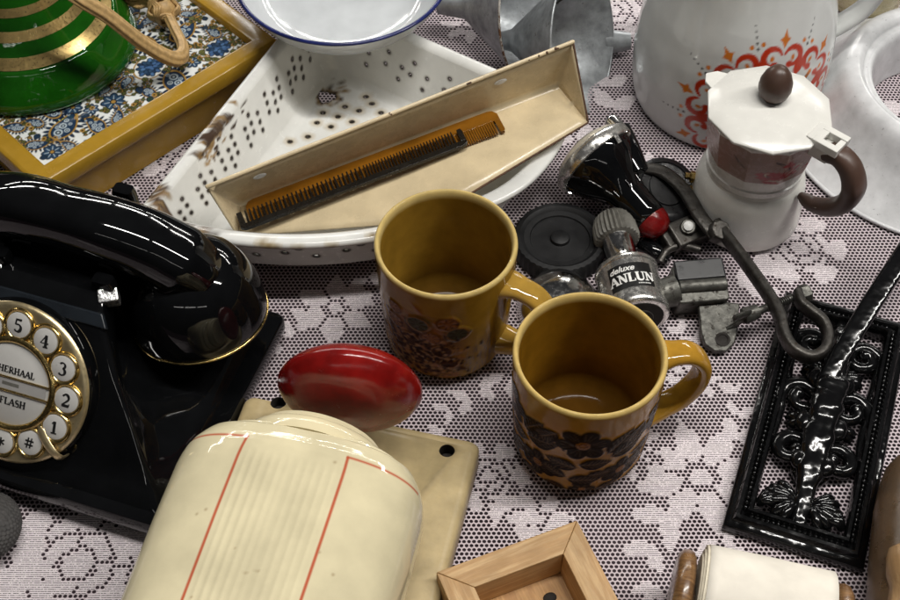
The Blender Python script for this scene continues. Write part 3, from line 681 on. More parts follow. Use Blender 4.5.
    def chip(px, py, a, b, rot, n=30, z=5):
        q = at(px, py, z)
        for k in range(n):
            x = r.gauss(0, .5)*a; y = r.gauss(0, .5)*b
            p = (q.x+x*cos(rot)-y*sin(rot), q.y+x*sin(rot)+y*cos(rot))
            P.ell(p[0], p[1], r.uniform(.12, .42), r.uniform(.1, .28), rot, r.choice([(.055, .035, .024), (.07, .045, .03), (.10, .06, .035)]), rough=.07, soft=2)
        for k in range(n//2):
            x = r.gauss(0, .7)*a; y = r.gauss(0, .7)*b
            P.ell(q.x+x*cos(rot)-y*sin(rot), q.y+x*sin(rot)+y*cos(rot), r.uniform(.05, .16), None, 0, r.choice([(.30, .20, .09), (.20, .12, .05)]), rough=.08, soft=3)
    chip(166, 214, 1.5, .36, radians(-52), 60); chip(188, 230, 1.3, .26, radians(-24), 40); chip(158, 192, .5, .3, 0, 10)
    for px, py in ((268, 249), (298, 251), (332, 249), (262, 247), (275, 250), (372, 240)): qq = at(px, py, 4.8); P.ell(qq.x, qq.y, .28, .12, 0, (.36, .27, .12), rough=.08, soft=4); P.ell(qq.x+.1, qq.y, .1, .05, 0, (.16, .10, .04), soft=2)
    ri = np.nonzero((lev < 26) & (arc < N*.4))[0]; Pr = Paint(arc[ri]/N*per, lev[ri]*.13, (0, 0, 0), px=.06); Pr.c[:, :3] = P.c[ri, :3]; Pr.c[:, 3] = P.c[ri, 3]
    for k in range(60):
        uu = 12.6+r.gauss(0, 1.1); vv = .75+r.gauss(0, .22)+(.8 if r.random() < .2 else 0)
        Pr.ell(uu, vv, r.uniform(.12, .42), r.uniform(.07, .2), r.gauss(0, .3), r.choice([(.055, .035, .024), (.07, .045, .03), (.24, .15, .06)] if k % 3 else [(.05, .03, .02)]), rough=.08, soft=2)
    for k in range(16): Pr.ell(14.2+r.gauss(0, .4), 1.7+r.gauss(0, .4), r.uniform(.08, .25), r.uniform(.06, .14), r.uniform(0, 3), r.choice([(.30, .18, .06), (.10, .055, .025)]), rough=.08, soft=3)
    P.c[ri] = Pr.c
    f = []
    for i in range(nr-1):
        a = i*N; b = a+N
        f += [(a+j, b+j, b+(j+1) % N, a+(j+1) % N) for j in range(N)]
    f.append(tuple((nr-1)*N+j for j in range(N)))
    mb = MB(); mb.add((V.tolist(), f)); mb.build('basin', M['enamel_paint'], t, cols=P.c, smooth=70, solid=.1)
    # three feet
    for px, py in ((-14, 6.5), (-9, 18.5), (3, 9)):
        pass
    return t
make_colander()
# ------------------------------------------------------------------ BOWL
bz = 7.8; q = at(342, -27, bz); base = 5.15
t = thing('enamel_bowl', 'white enamel bowl with a dark blue rim resting on the colander corner', 'bowl', (q.x, q.y, base))
hb = bz-base
prof = [(4.3, 0), (4.8, .05), (5.3, .3), (5.9, .85), (6.4, 1.5), (6.75, 2.1), (6.92, hb-.12)]
inn = [(6.82, hb-.05), (6.62, hb-.3), (6.25, 1.6), (5.8, 1.0), (5.2, .5), (4.6, .25), (3.6, .16), (.01, .12)]
mb = MB(); mb.add(lathe(prof+inn, 128)); mb.build('bowl_body', M['enamel_bowl'], t, smooth=60)
mb = MB(); pts = [(6.92*cos(a), 6.92*sin(a), hb) for a in np.linspace(0, 2*pi, 129)[:-1]]
rings = [[((6.9+.14*cos(b))*cos(a), (6.9+.14*cos(b))*sin(a), hb-.06+.12*sin(b)) for b in np.linspace(0, 2*pi, 13)[:-1]] for a in np.linspace(0, 2*pi, 129)[:-1]]
mb.add(loft(rings+[rings[0]])); mb.build('rim', M['cobalt'], t, smooth=60)
# ------------------------------------------------------------------ CREAM TROUGH AND COMBS
TL, TR = at(207, 187, 6.4), at(573, 42, 10.0); CL, CR = at(240, 205, 3.0), at(558, 85, 6.5)
FR, FM, F1, FL = at(588, 122, 6.2), at(480, 187, 5.35), at(425, 222, 4.2), at(238, 236, 2.6)
def make_trough():
    o0 = Vector((-3, 6, TZ))
    t = thing('enamel_trough', 'long cream enamel trough with chipped edges lying across the colander', 'trough', o0)
    def grid(a, b, c, d, n, m):           # a-b along, c-d the far side
        return [[a.lerp(b, i/n).lerp(c.lerp(d, i/n), j/m)-o0 for i in range(n+1)] for j in range(m+1)]
    mb = MB()
    v = []; f = []
    def sheet(rows):
        n0 = len(v); w = len(rows[0])
        for r in rows: v.extend(r)
        for j in range(len(rows)-1):
            for i in range(w-1): f.append((n0+j*w+i, n0+j*w+i+1, n0+(j+1)*w+i+1, n0+(j+1)*w+i))
    # back wall with an out-turned top edge, floor, two end walls
    up = (TR-CR).normalized()
    back = grid(CL, CR, TL, TR, 40, 6)
    sheet(back)
    n = 40; front = []
    key = [(0, FL), (.42, F1), (.62, FM), (1, FR)]
    for i in range(n+1):
        q = i/n
        for (a, pa), (b, pb) in zip(key, key[1:]):
            if a <= q <= b: front.append(pa.lerp(pb, (q-a)/(b-a))); break
    floor = [[(CL.lerp(CR, i/n)).lerp(front[i], j/8)-o0 for i in range(n+1)] for j in range(9)]
    sheet(list(reversed(floor)))
    for c, tt, ff in ((CL, TL, FL), (CR, TR, FR)):
        rows = [[c.lerp(tt, j/6).lerp(ff, i/10*(1-.0*j/6))-o0 if True else 0 for i in range(11)] for j in range(7)]
        rows = [[(c.lerp(ff, i/10)).lerp(tt.lerp(ff, i/10), j/6)-o0 for i in range(11)] for j in range(7)]
        sheet(rows)
    mb.add((v, f))
    ob = mb.build('trough_shell', M['cream_enamel'], t, smooth=30, solid=.14)
    bm = bmesh.new(); bm.from_mesh(ob.data); bmesh.ops.remove_doubles(bm, verts=bm.verts, dist=.0004); bmesh.ops.recalc_face_normals(bm, faces=bm.faces); bm.to_mesh(ob.data); bm.free()
    # rolled top edge and its bare chips
    out = (up.cross(TR-TL)).normalized()
    e = [TL.lerp(TR, i/30)-o0+Vector((0, 0, 0.02)) for i in range(31)]
    mb = MB(); mb.add(tube(e, .13, 10, round_ends=True)); mb.build('rolled_edge', M['cream_enamel'], t, smooth=60)
    mb = MB()
    for k in range(34):
        q = 1-random.random()**1.6*.55; ln = random.choice([.002, .004, .006, .012]); dy = random.uniform(-.07, .05)
        a = TL.lerp(TR, min(q, .99))-o0; b = TL.lerp(TR, min(q+ln, .997))-o0
        mb.add(tube([a+Vector((0, dy, .05)), b+Vector((0, dy+random.uniform(-.03, .03), .05))], random.uniform(.05, .11), 8, round_ends=True))
    mb.build('rust_chip', M['rust'], t, smooth=60)
    mb = MB(); mb.add(tube([(front[i]-o0)+Vector((0, -.03, -.02)) for i in range(20, n+1)], .07, 8)); mb.add(tube([(TR.lerp(FR, i/10))-o0 for i in range(11)], .07, 8)); mb.build('worn_edge', M['rust'], t, smooth=60)
    # hanging slots near both ends
    nrm = (CR-CL).cross(TR-CR).normalized()
    if nrm.y > 0: nrm = -nrm
    for q in (.12, .80):
        c = CL.lerp(CR, q).lerp(TL.lerp(TR, q), .74)+nrm*.09-o0
        d = (TR-TL).normalized(); m = frame_m(c, nrm, d)
        mb = MB(); mb.add(lathe([(.01, 0), (.30, 0), (.33, .02), (.30, .04), (.01, .04)], 24), 0, m @ Matrix.Diagonal((1.25, .6, 1, 1))); mb.build('hanging_slot', M['label_white'], t)
    return o0
tro = make_trough()
def comb_mesh(L, sp, tl, pitch, tw, th, seed, rnd=.5):
    """comb along x: spine at y 0..sp, teeth to y -tl"""
    mb = MB(); r = random.Random(seed)
    pts = [(0, 0), (L, 0), (L, sp*.55), (L-rnd*.4, sp*.9), (L-rnd, sp), (rnd, sp), (rnd*.4, sp*.9), (0, sp*.55)]
    mb.add(prism(pts, 0, th))
    mb.add(prism([(0, -tl), (.32, -tl), (.38, .02), (0, .02)], .01, th-.01)); mb.add(prism([(L-.38, .02), (L-.32, -tl+.05), (L-.08, -tl), (L, -tl+.2), (L, .02)], .01, th-.01))
    x = .55; k = 0
    while x < L-.5:
        p = pitch*(1.0 if x < L*.55 else .72); w = tw*(1.0 if x < L*.55 else .75); d = 0
        mb.add(prism([(x-w*.36+d, -tl), (x+w*.36+d, -tl), (x+w/2, .02), (x-w/2, .02)], .02, th-.02)); x += p
    return mb
def on_floor(px, py, lift):
    """trough floor point seen at photo position"""
    n = (CR-CL).cross(FM-CL).normalized(); d = at(px, py, 0)-CAM
    t_ = (CL-CAM).dot(n)/d.dot(n); p = CAM+d*t_
    return p+(n if n.z > 0 else -n)*lift, (n if n.z > 0 else -n)
a, nn = on_floor(249, 216, .12); b, _ = on_floor(496, 124, .12)
m = frame_m(a, nn, b-a)
t = thing('amber_comb', 'translucent amber comb lying along the back of the cream trough', 'comb', a-nn*.05)
mb = comb_mesh((b-a).length+.3, .92, 1.05, .20, .175, .22, 2, .55); mb.build('comb_body', M['amber'], t, m=Matrix.Translation(-(Vector(t.location)/S)) @ m, bevel=.03)
a, nn = on_floor(243, 232, .44); b, _ = on_floor(468, 146, .44)
m = frame_m(a, nn, b-a) @ Matrix.Diagonal((1, -1, 1, 1))
t = thing('black_comb', 'narrow black comb laid over the amber comb, teeth pointing to the trough back', 'comb', a-nn*.05)
mb = comb_mesh((b-a).length, .42, 1.0, .27, .14, .24, 3)
mb.f = [tuple(reversed(q)) for q in mb.f]
mb.build('comb_body', M['comb_black'], t, m=Matrix.Translation(-(Vector(t.location)/S)) @ m, bevel=.03)

# ------------------------------------------------------------------ ZINC FUNNELS
def funnel(name, label, mouth, axis, R, L, spout_r, spout_l, tab=False):
    axis = Vector(axis).normalized(); tip = mouth-axis*(L+spout_l)
    t = thing(name, label, 'funnel', (mouth.x, mouth.y, TZ), 0, 'zinc funnels behind the colander')
    o0 = Vector(t.location)/S; m = frame_m(tip-o0, axis, (0, 0, 1))
    prof = [(spout_r*.7, 0), (spout_r, spout_l), (R-.28, spout_l+L-.28), (R, spout_l+L)]
    inn = [(R-.10, spout_l+L), (R-.40, spout_l+L-.28), (spout_r-.1, spout_l+.05), (spout_r*.7-.1, .0)]
    v, f = lathe(prof+inn, 72, False, False)
    mb = MB(); mb.add((v, f), 0, m); mb.build('cone', M['zinc'], t, smooth=35)
    mb = MB(); rg = [[((R+.09*cos(b))*cos(a), (R+.09*cos(b))*sin(a), spout_l+L+.09*sin(b)) for b in np.linspace(0, 2*pi, 9)[:-1]] for a in np.linspace(0, 2*pi, 73)[:-1]]
    mb.add(loft(rg+[rg[0]]), 0, m); mb.build('rolled_rim', M['zinc'] if tab else M['rust_zinc'], t, smooth=60)
    ang = radians(-62)
    mb = MB(); mb.add(tube([((R-.15)*cos(ang), (R-.15)*sin(ang), spout_l+L-.05), ((R-.38)*cos(ang), (R-.38)*sin(ang), spout_l+L-.26), ((spout_r)*cos(ang), (spout_r)*sin(ang), spout_l+.3)], .06, 8), 0, m); mb.build('seam', M['steel'], t)
    if tab:
        a_ = at(604, 42, 1.0)-o0; b_ = at(630, 41, 1.0)-o0
        mb = MB(); mb.add(lathe([(.95, 0), (.60, (b_-a_).length), (.5, (b_-a_).length), (.85, 0)], 36, False, False), 0, frame_m(a_, b_-a_)); mb.build('handle', M['zinc'], t, smooth=50)
M['rust_zinc'] = mat('rust_zinc', (.42, .40, .37), .5, .3, var=.4, vs=2, dirt=(.13, .06, .025), dirt_t=.5, dirt_s=2.5)
funnel('zinc_funnel', 'pale funnel with rusty rim lying behind the white colander', at(523, 8, 4.0), (.90, -.32, .22), 4.5, 4.2, .9, 2.0)
funnel('zinc_funnel', 'grey zinc funnel tipped open with its spout inside the rusty rimmed funnel', at(583, 40, 4.3), (.86, -.38, .33), 4.9, 5.2, .8, 1.0, True)

# ------------------------------------------------------------------ PITCHER
def make_pitcher():
    q = at(722, 92, 0); t = thing('enamel_pitcher', 'large pale enamel pitcher with orange and red scroll ornament', 'pitcher', (q.x, q.y, TZ))
    ctrl = [(5.7, 0), (6.0, .1), (6.2, .6), (6.38, 2), (6.45, 4), (6.3, 6), (5.95, 8), (5.4, 10), (4.9, 12), (4.6, 14), (4.7, 17), (5.0, 19)]
    z = np.concatenate([[0, .05, .12], np.linspace(.2, 19, 190)]); R = np.interp(z, [c[1] for c in ctrl], [c[0] for c in ctrl])
    k = np.ones(9)/9; R2 = R.copy(); R2[6:-4] = np.convolve(R, k, 'same')[6:-4]; R = R2
    prof = list(zip(R, z))+[(R[-1]-.12, 19), (4.5, 14), (5.2, 10), (6.2, 4), (5.8, .4), (.01, .3)]
    n = 420; v, f = lathe(prof, n, True, True); A = np.array(v); th = np.arctan2(A[:, 1], A[:, 0])
    P = Paint(th*6.3, A[:, 2], (.66, .67, .655), px=.07)
    RED = (.50, .035, .008); ORA = (.62, .17, .012); BK = (.015, .012, .012)
    cu, cz, Rm = radians(-77)*6.3, 3.55, 5.2
    N = 9
    for k in range(N):
        a = 2*pi*k/N+.1; p = lambda r, da=0: (cu+r*cos(a+da), cz+r*sin(a+da))
        for sg in (-1, 1):
            cc = p(Rm*.86, sg*.165)
            sp = rot2([(.66*(1-.012*i)*cos(radians(-70+i*17)), sg*.66*(1-.012*i)*sin(radians(-70+i*17))) for i in range(17)], a, *cc); P.stroke(sp, [.16, .38, .44, .40, .26], RED)
            P.ell(sp[-1][0], sp[-1][1], .25, col=RED); P.ell(cc[0]-.05*cos(a), cc[1]-.05*sin(a), .20, .13, a, ORA)
        P.poly(rot2([(-.5, 0), (-.1, .2), (.1, .42), (.25, .16), (.75, 0), (.25, -.16), (.1, -.42), (-.1, -.2)], a, *p(Rm*1.06)), ORA)
        P.stroke([p(Rm*.45), p(Rm*.72)], [.1, .34], ORA); P.ell(*p(Rm*.62), .36, .16, a, BK); P.ell(*p(Rm*.62), .28, .09, a, ORA)
        b = a+pi/N; p2 = lambda r, da=0: (cu+r*cos(b+da), cz+r*sin(b+da))
        for j in range(5): P.ell(*p2(Rm*(1.02+.075*j)), .10-.012*j, col=BK)
        for sg in (-1, 1): P.ell(*p2(Rm*1.06, sg*.07), .15, col=ORA)
        P.stroke([p2(Rm*.35), p2(Rm*.62)], [.3, .12], RED); P.poly(rot2(leaf_pts(1.3, .34), b, *p2(Rm*.62)), RED)
    P.ell(cu, cz, 1.2, col=RED); P.ell(cu, cz, .8, col=ORA); P.ell(cu, cz, .4, col=BK)
    mb = MB(); mb.add((v, f)); mb.build('pitcher_body', M['pitcher_paint'], t, cols=P.c, smooth=60)
    d = radians(2); e = Vector((cos(d), sin(d), 0))
    pts = [e*5.9+Vector((0, 0, 5.0)), e*6.8+Vector((0, 0, 5.6)), e*8.2+Vector((0, 0, 7.2)), e*8.9+Vector((0, 0, 10)), e*8.4+Vector((0, 0, 13.5)), e*7+Vector((0, 0, 16)), e*4.6+Vector((0, 0, 17))]
    mb = MB(); mb.add(tube(catmull(pts, 8), .85, 20, sx=1.0, sy=.5, hint=e)); mb.build('handle', M['enamel_pitcher'], t, smooth=60)
M['enamel_pitcher'] = mat('enamel_pitcher', (.58, .59, .58), .15, var=.08, bump=.1, bs=.6)
make_pitcher()
# cream pot behind, brass foot
q = at(862, 0, 0); t = thing('cream_pot', 'tan ceramic pot standing behind the pitcher handle', 'pot', (q.x, q.y, TZ))
mb = MB(); mb.add(lathe([(2.3, 0), (2.55, .1), (2.65, .4), (2.6, .55), (2.75, .8), (3.1, 2.5), (3.3, 6), (3.1, 8), (2.95, 8), (3.1, 6), (2.4, .6), (.01, .5)], 80)); mb.build('pot_body', M['tan_ceramic'], t, smooth=35)
mb = MB(); mb.add(lathe([(3.13, 7.9), (3.3, 8.0), (3.3, 8.2), (3.1, 8.3), (2.9, 8.2), (2.93, 7.95)], 80, False, False)); mb.build('rim', M['tan_ceramic'], t, smooth=60)
q = at(467, -8, 0); t = thing('brass_foot', 'small brass foot of an ornament behind the funnels', 'ornament', (q.x, q.y, TZ))
mb = MB(); mb.add(lathe([(1.0, 0), (1.05, .15), (.9, .35), (.55, .5), (.35, .9), (.4, 1.4), (.25, 2.2), (.3, 3), (.01, 3.1)], 40)); mb.build('foot', M['brass'], t, smooth=40)

# ------------------------------------------------------------------ MOKA POT
def make_moka():
    q = at(745, 213, 0); t = thing('moka_pot', 'small white moka pot with brown handle, knob and printed band', 'coffee pot', (q.x-.25, q.y-.1, TZ))
    H = 8.75; dh = radians(-42)
    mb = MB(); mb.add(lathe([(3.0, 0), (3.35, .08), (3.5, .35), (3.5, .8), (3.42, 2.0), (3.3, 3.2), (3.18, 3.75), (3.0, 4.0), (2.88, 4.1), (2.85, 4.3), (2.6, 4.35), (.1, 4.35)], 96)); mb.build('boiler', M['moka_white'], t, smooth=40)
    # upper vessel: round at the foot, ten-sided at the top
    n = 360
    rows = []; zs = list(np.linspace(4.36, H, 80))
    for z in zs:
        s = min(max((z-4.9)/1.2, 0), 1); base = 2.78+.62*((z-4.36)/(H-4.36))**.9+(.10 if z < 4.9 else 0)
        row = []
        for j in range(n):
            a = 2*pi*j/n+dh; k = (a-dh) % (2*pi/10)-pi/10; pol = cos(pi/10)/cos(k); rr = base*(1-s)+base*1.03*pol*s
            row.append((rr*cos(a), rr*sin(a), z))
        rows.append(row)
    v, f = loft(rows, True, True, True); A = np.array(v); th = np.arctan2(A[:, 1], A[:, 0])
    P = Paint(((th-radians(-90)+pi) % (2*pi)-pi)*3.2, A[:, 2], (.70, .69, .66), px=.06)
    zz = A[:, 2]; band = (zz > 5.75) & (zz < 8.55)
    P.c[band, :3] = (.33, .215, .18)
    nz = vnoise(A, 1.5, 3); P.c[band, :3] *= (1+.16*np.clip(nz, -1, 1))[band, None]
    r = random.Random(8)
    RED = (.30, .014, .022); CR = (.62, .52, .42); DK = (.035, .015, .012)
    for k in range(18): P.ell(.9+r.gauss(0, .85), 6.5+r.gauss(0, .28), r.uniform(.25, .6), r.uniform(.12, .26), r.uniform(-.4, .5), RED, rough=.18)
    for k in range(7):
        x, y = 1.0+r.uniform(-1.2, 1.0), 6.5+r.uniform(-.3, 1.1); P.stroke([(x, y), (x+r.uniform(-.4, .4), y+.25), (x+r.uniform(-.5, .6), y+r.uniform(-.1, .5))], [.03, .13, .04], CR if k % 3 else DK, smooth=4)
    P.stroke([(-2.3, 7.6), (-1.9, 7.2), (-1.5, 7.0)], [.06, .2, .06], DK, smooth=4); P.stroke([(-.2, 6.0), (.6, 6.1), (1.9, 6.05)], [.02, .07, .02], CR, smooth=4)
    for k in range(14): P.stroke([(-3+r.uniform(0, 2.5), 6+r.uniform(0, 2.4)), (-2.6+r.uniform(0, 2.5), 6.2+r.uniform(0, 2.2))], .03, (.26, .17, .135))
    P.mix(np.nonzero(~band)[0], np.ones((~band).sum()), (.70, .69, .66))
    mb = MB(); mb.add((v, f)); mb.build('upper_vessel', M['moka_band'], t, cols=P.c, smooth=14)
    # spout on the far side
    ds = dh+pi; e = Vector((cos(ds), sin(ds), 0)); s = Vector((-sin(ds), cos(ds), 0))
    mb = MB(); rings = []
    for z, w, o in ((H-2.6, .05, 3.25), (H-1.4, .5, 3.65), (H-.1, .85, 4.15)):
        rings.append([tuple(e*2.9+s*w+Vector((0, 0, z))), tuple(e*o+s*.08+Vector((0, 0, z))), tuple(e*o-s*.08+Vector((0, 0, z))), tuple(e*2.9-s*w+Vector((0, 0, z)))])
    mb.add(loft(rings, True, True, True)); mb.build('spout', M['moka_white'], t, bevel=.05)
    # lid: ten-sided, shallow, with a beak over the spout
    def deg(R, z, k=0): return [(R*cos(dh+2*pi*(j+.5)/10), R*sin(dh+2*pi*(j+.5)/10), z) for j in range(10)]
    mb = MB(); v, f = loft([deg(3.45, H), deg(3.68, H+.03), deg(3.7, H+.22), deg(3.55, H+.32), deg(2.6, H+.55), deg(1.6, H+.78), deg(.75, H+.86), deg(.05, H+.88)], True, True, True)
    mb.add((v, f)); mb.add(prism([tuple((e*3.2+s*.95)[:2]), tuple((e*4.05+s*.62)[:2]), tuple((e*4.45)[:2]), tuple((e*4.05-s*.62)[:2]), tuple((e*3.2-s*.95)[:2])][::-1], H+.04, H+.27))
    lid = mb.build('lid', M['moka_white'], t, bevel=.07, smooth=25)
    mb = MB(); mb.add(lathe([(.3, 0), (.58, .06), (.84, .35), (.96, .8), (.93, 1.25), (.76, 1.75), (.5, 2.12), (.25, 2.28), (.01, 2.32)], 48), 0, Matrix.Translation((.1, .25, H+.82))); mb.build('knob', M['moka_brown'], lid, smooth=60)
    e = Vector((cos(dh), sin(dh), 0)); m = Matrix.Rotation(dh, 4, 'Z')
    mb = MB(); mb.add(box(3.3, 4.9, -.78, -.34, H+.02, H+.55), 0, m); mb.add(box(3.3, 4.9, .34, .78, H+.02, H+.55), 0, m); mb.add(box(2.9, 3.75, -.74, .74, H+.28, H+.52), 0, m); mb.add(box(4.5, 4.88, -.33, .33, H-.1, H+.50), 0, m)
    mb.add(box(3.2, 4.4, -.6, .6, H-.9, H-.0), 0, m); mb.build('hinge', M['moka_white'], t, bevel=.05)
    pts = [e*4.1+Vector((0, 0, H-.55)), e*4.9+Vector((0, 0, H-.35)), e*5.75+Vector((0, 0, H-.9)), e*6.25+Vector((0, 0, H-2.1)), e*6.0+Vector((0, 0, H-3.45)), e*5.2+Vector((0, 0, H-4.4)), e*4.2+Vector((0, 0, H-4.85)), e*3.4+Vector((0, 0, H-4.75))]
    pts = catmull(pts, 7); k = len(pts); rr = [float(np.interp(i/k, [0, .12, .4, .7, .9, 1], [.62, .66, .74, .6, .42, .22])) for i in range(k)]
    mb = MB(); mb.add(tube(pts, rr, 22, sx=.85, sy=1.0, hint=(-sin(dh), cos(dh), 0), power=2.7, round_ends=True)); mb.build('handle', M['moka_brown'], t, smooth=60)
    mb = MB(); mb.add(lathe([(.38, 0), (.38, .25), (.3, .3), (.22, .32), (.22, .6), (.01, .6)], 6), 0, frame_m((-3.3, .6, 2.6), (-1, .15, .1))); mb.build('safety_valve', M['brass'], t, bevel=.03)
make_moka()

# ------------------------------------------------------------------ ENAMEL RING
q = at(938, 128, 0)
t = thing('enamel_ring', 'grey speckled enamel ring dish with an open centre', 'ring dish', (q.x+.4, q.y+.2, TZ))
prof = [(10.9, .05), (11.1, .12), (11.0, .25), (10.2, .75), (9.3, 1.5), (8.6, 2.3), (8.1, 3.1), (7.75, 3.75), (7.35, 4.2), (6.9, 4.38), (6.55, 4.32), (6.3, 4.05), (6.2, 3.8), (6.0, 3.74), (5.8, 3.76), (5.62, 3.55), (5.5, 3.0), (5.4, 1.8), (5.32, .4), (5.3, .05)]
inner = [(5.45, .05), (5.55, 1.8), (5.7, 2.9), (6.1, 3.5), (6.8, 4.15), (7.6, 3.6), (8.4, 2.2), (9.2, 1.35), (10.1, .6), (10.8, .12)]
c = catmull([(a, b, 0) for a, b in prof], 3)
mb = MB(); mb.add(lathe([(p.x, p.y) for p in c]+inner+[(c[0].x, c[0].y)], 144, False, False)); mb.build('dish_body', M['enamel_grey'], t, smooth=60)
rg = [[((10.98+.14*cos(b))*cos(a), (10.98+.14*cos(b))*sin(a), .2+.13*sin(b)) for b in np.linspace(0, 2*pi, 11)[:-1]] for a in np.linspace(0, 2*pi, 145)[:-1]]
mb = MB(); mb.add(loft(rg+[rg[0]])); mb.build('rim', M['enamel_grey'], t, smooth=60)
#@@PART3
# ------------------------------------------------------------------ lettering built from strokes
def ribbon(pts, w, z=0.0, h=.012):
    """flat raised stroke with varying width along 2D points"""
    P = [Vector((p[0], p[1], 0)) for p in pts]; n = len(P); W = [w]*n if np.isscalar(w) else list(np.interp(np.linspace(0, 1, n), np.linspace(0, 1, len(w)), w))
    top = []; bot = []
    for i in range(n):
        d = (P[min(i+1, n-1)]-P[max(i-1, 0)]).normalized(); s = Vector((-d.y, d.x, 0))*W[i]/2
        top.append(P[i]+s); bot.append(P[i]-s)
    poly = [tuple((p.x, p.y)) for p in top]+[tuple((p.x, p.y)) for p in reversed(bot)]
    v = [(p.x, p.y, z+h) for p in top]+[(p.x, p.y, z+h) for p in bot]
    return v, [(i, n+i, n+i+1, i+1) for i in range(n-1)]
def glyph(ch):
    """serif glyphs in a 1-high box: list of (points, widths)"""
    def sr(x, y, w=.36, t=.10): return ([(x-w/2, y), (x+w/2, y)], t)
    T, B = .95, .05; k = .24; th = .10
    st = lambda x, w=k: ([(x, B), (x, T)], w)
    arc = lambda cx, cy, rx, ry, a0, a1, n=14: [(cx+rx*cos(radians(a0+(a1-a0)*i/n)), cy+ry*sin(radians(a0+(a1-a0)*i/n))) for i in range(n+1)]
    G = {
     'A': (.86, [([(.08, B), (.42, T)], .12), ([(.42, T), (.76, B)], k), ([(.2, .36), (.62, .36)], th), sr(.1, B, .3), sr(.74, B, .38)]),
     'N': (.92, [([(.17, B), (.17, T)], .12), ([(.17, T), (.74, B)], k), ([(.74, B), (.74, T)], .12), sr(.15, B, .34), sr(.13, T, .3), sr(.76, T, .34)]),
     'L': (.72, [st(.2), sr(.2, T), ([(.05, B), (.66, B)], th), ([(.64, .02), (.64, .3)], .10)]),
     'U': (.88, [([(.2, T), (.2, .3)]+arc(.46, .3, .26, .25, 180, 360)[1:], [k, k, .2, .14, .12]), ([(.72, .3), (.72, T)], .12), sr(.2, T), sr(.72, T, .32)]),
     'H': (.95, [st(.2), st(.74), ([(.2, .5), (.74, .5)], th), sr(.2, T), sr(.2, B), sr(.74, T), sr(.74, B)]),
     'E': (.78, [st(.2), ([(.06, T), (.66, T)], th), ([(.06, B), (.70, B)], th), ([(.2, .5), (.52, .5)], th), ([(.66, T+.04), (.66, .72)], .08), ([(.68, B-.04), (.68, .3)], .08)]),
     'F': (.72, [st(.2), ([(.06, T), (.66, T)], th), sr(.2, B), ([(.2, .5), (.52, .5)], th), ([(.66, T+.04), (.66, .72)], .08)]),
     'R': (.86, [st(.2), sr(.2, B), ([(.06, T), (.4, T)]+arc(.42, .73, .22, .22, 90, -90)+[(.2, .51)], [.1, .1, .22, .1, .1]), ([(.4, .5), (.74, B)], k), sr(.76, B, .24)]),
     'S': (.7, [(arc(.36, .72, .22, .22, 30, 270)+arc(.36, .27, .25, .24, 90, -150), [.1, .12, .24, .24, .12, .1])]),
     '1': (.6, [st(.32, .22), ([(.12, .76), (.3, .93)], .1), sr(.32, B, .46)]),
     '2': (.72, [(arc(.35, .68, .24, .26, 160, -30)+[(.12, .12)], [.16, .12, .22, .2, .12]), ([(.08, .1), (.64, .1)], .2), ([(.63, .06), (.66, .28)], .08)]),
     '3': (.7, [(arc(.34, .73, .21, .21, 150, -80)+arc(.34, .28, .25, .25, 80, -150), [.16, .1, .2, .1, .24, .1, .16])]),
     '4': (.74, [([(.46, .95), (.06, .34), (.68, .34)], .11), ([(.46, .95), (.46, B)], .22), sr(.46, B, .38)]),
     '5': (.7, [([(.62, .92), (.2, .92), (.16, .56)]+arc(.34, .31, .26, .27, 110, -150), [.18, .12, .1, .22, .24, .1, .14])]),
     '*': (.8, [([(.4+.34*cos(radians(a)), .5+.34*sin(radians(a))), (.4-.34*cos(radians(a)), .5-.34*sin(radians(a)))], .13) for a in (90, 30, 150)]),
     '#': (.9, [([(.28, .1), (.38, .9)], .12), ([(.54, .1), (.64, .9)], .12), ([(.1, .35), (.78, .35)], .12), ([(.14, .65), (.82, .65)], .12)]),
    }
    return G[ch]
def lettering(text, size, center=(0, 0), track=0.0):
    """list of (v,f) in a flat plane, centred"""
    wid = sum(glyph(c)[0]+track for c in text); x = -wid/2; out = []; zi = 0
    for c in text:
        w, st = glyph(c)
        for pts, ww in st:
            zi += 1
            v, f = ribbon([((x+p[0])*size+center[0], (p[1]-.5)*size+center[1]) for p in pts], [q*size for q in ww] if not np.isscalar(ww) else ww*size, z=zi*.0006)
            out.append((v, f))
        x += w+track
    return out
def font_mesh(text, size, center=(0, 0), shear=.25, bold=.012):
    cu = bpy.data.curves.new('letters', 'FONT'); cu.body = text; cu.size = size; cu.shear = shear; cu.offset = bold; cu.align_x = 'CENTER'; cu.align_y = 'CENTER'; cu.resolution_u = 3
    ob = bpy.data.objects.new('letters', cu); COL.objects.link(ob); dg = bpy.context.evaluated_depsgraph_get(); dg.update()
    me = bpy.data.meshes.new_from_object(ob.evaluated_get(dg))
    v = [(p.co.x+center[0], p.co.y+center[1], p.co.z+.012) for p in me.vertices]; f = [tuple(p.vertices) for p in me.polygons]
    bpy.data.objects.remove(ob); bpy.data.curves.remove(cu); bpy.data.meshes.remove(me); return v, f

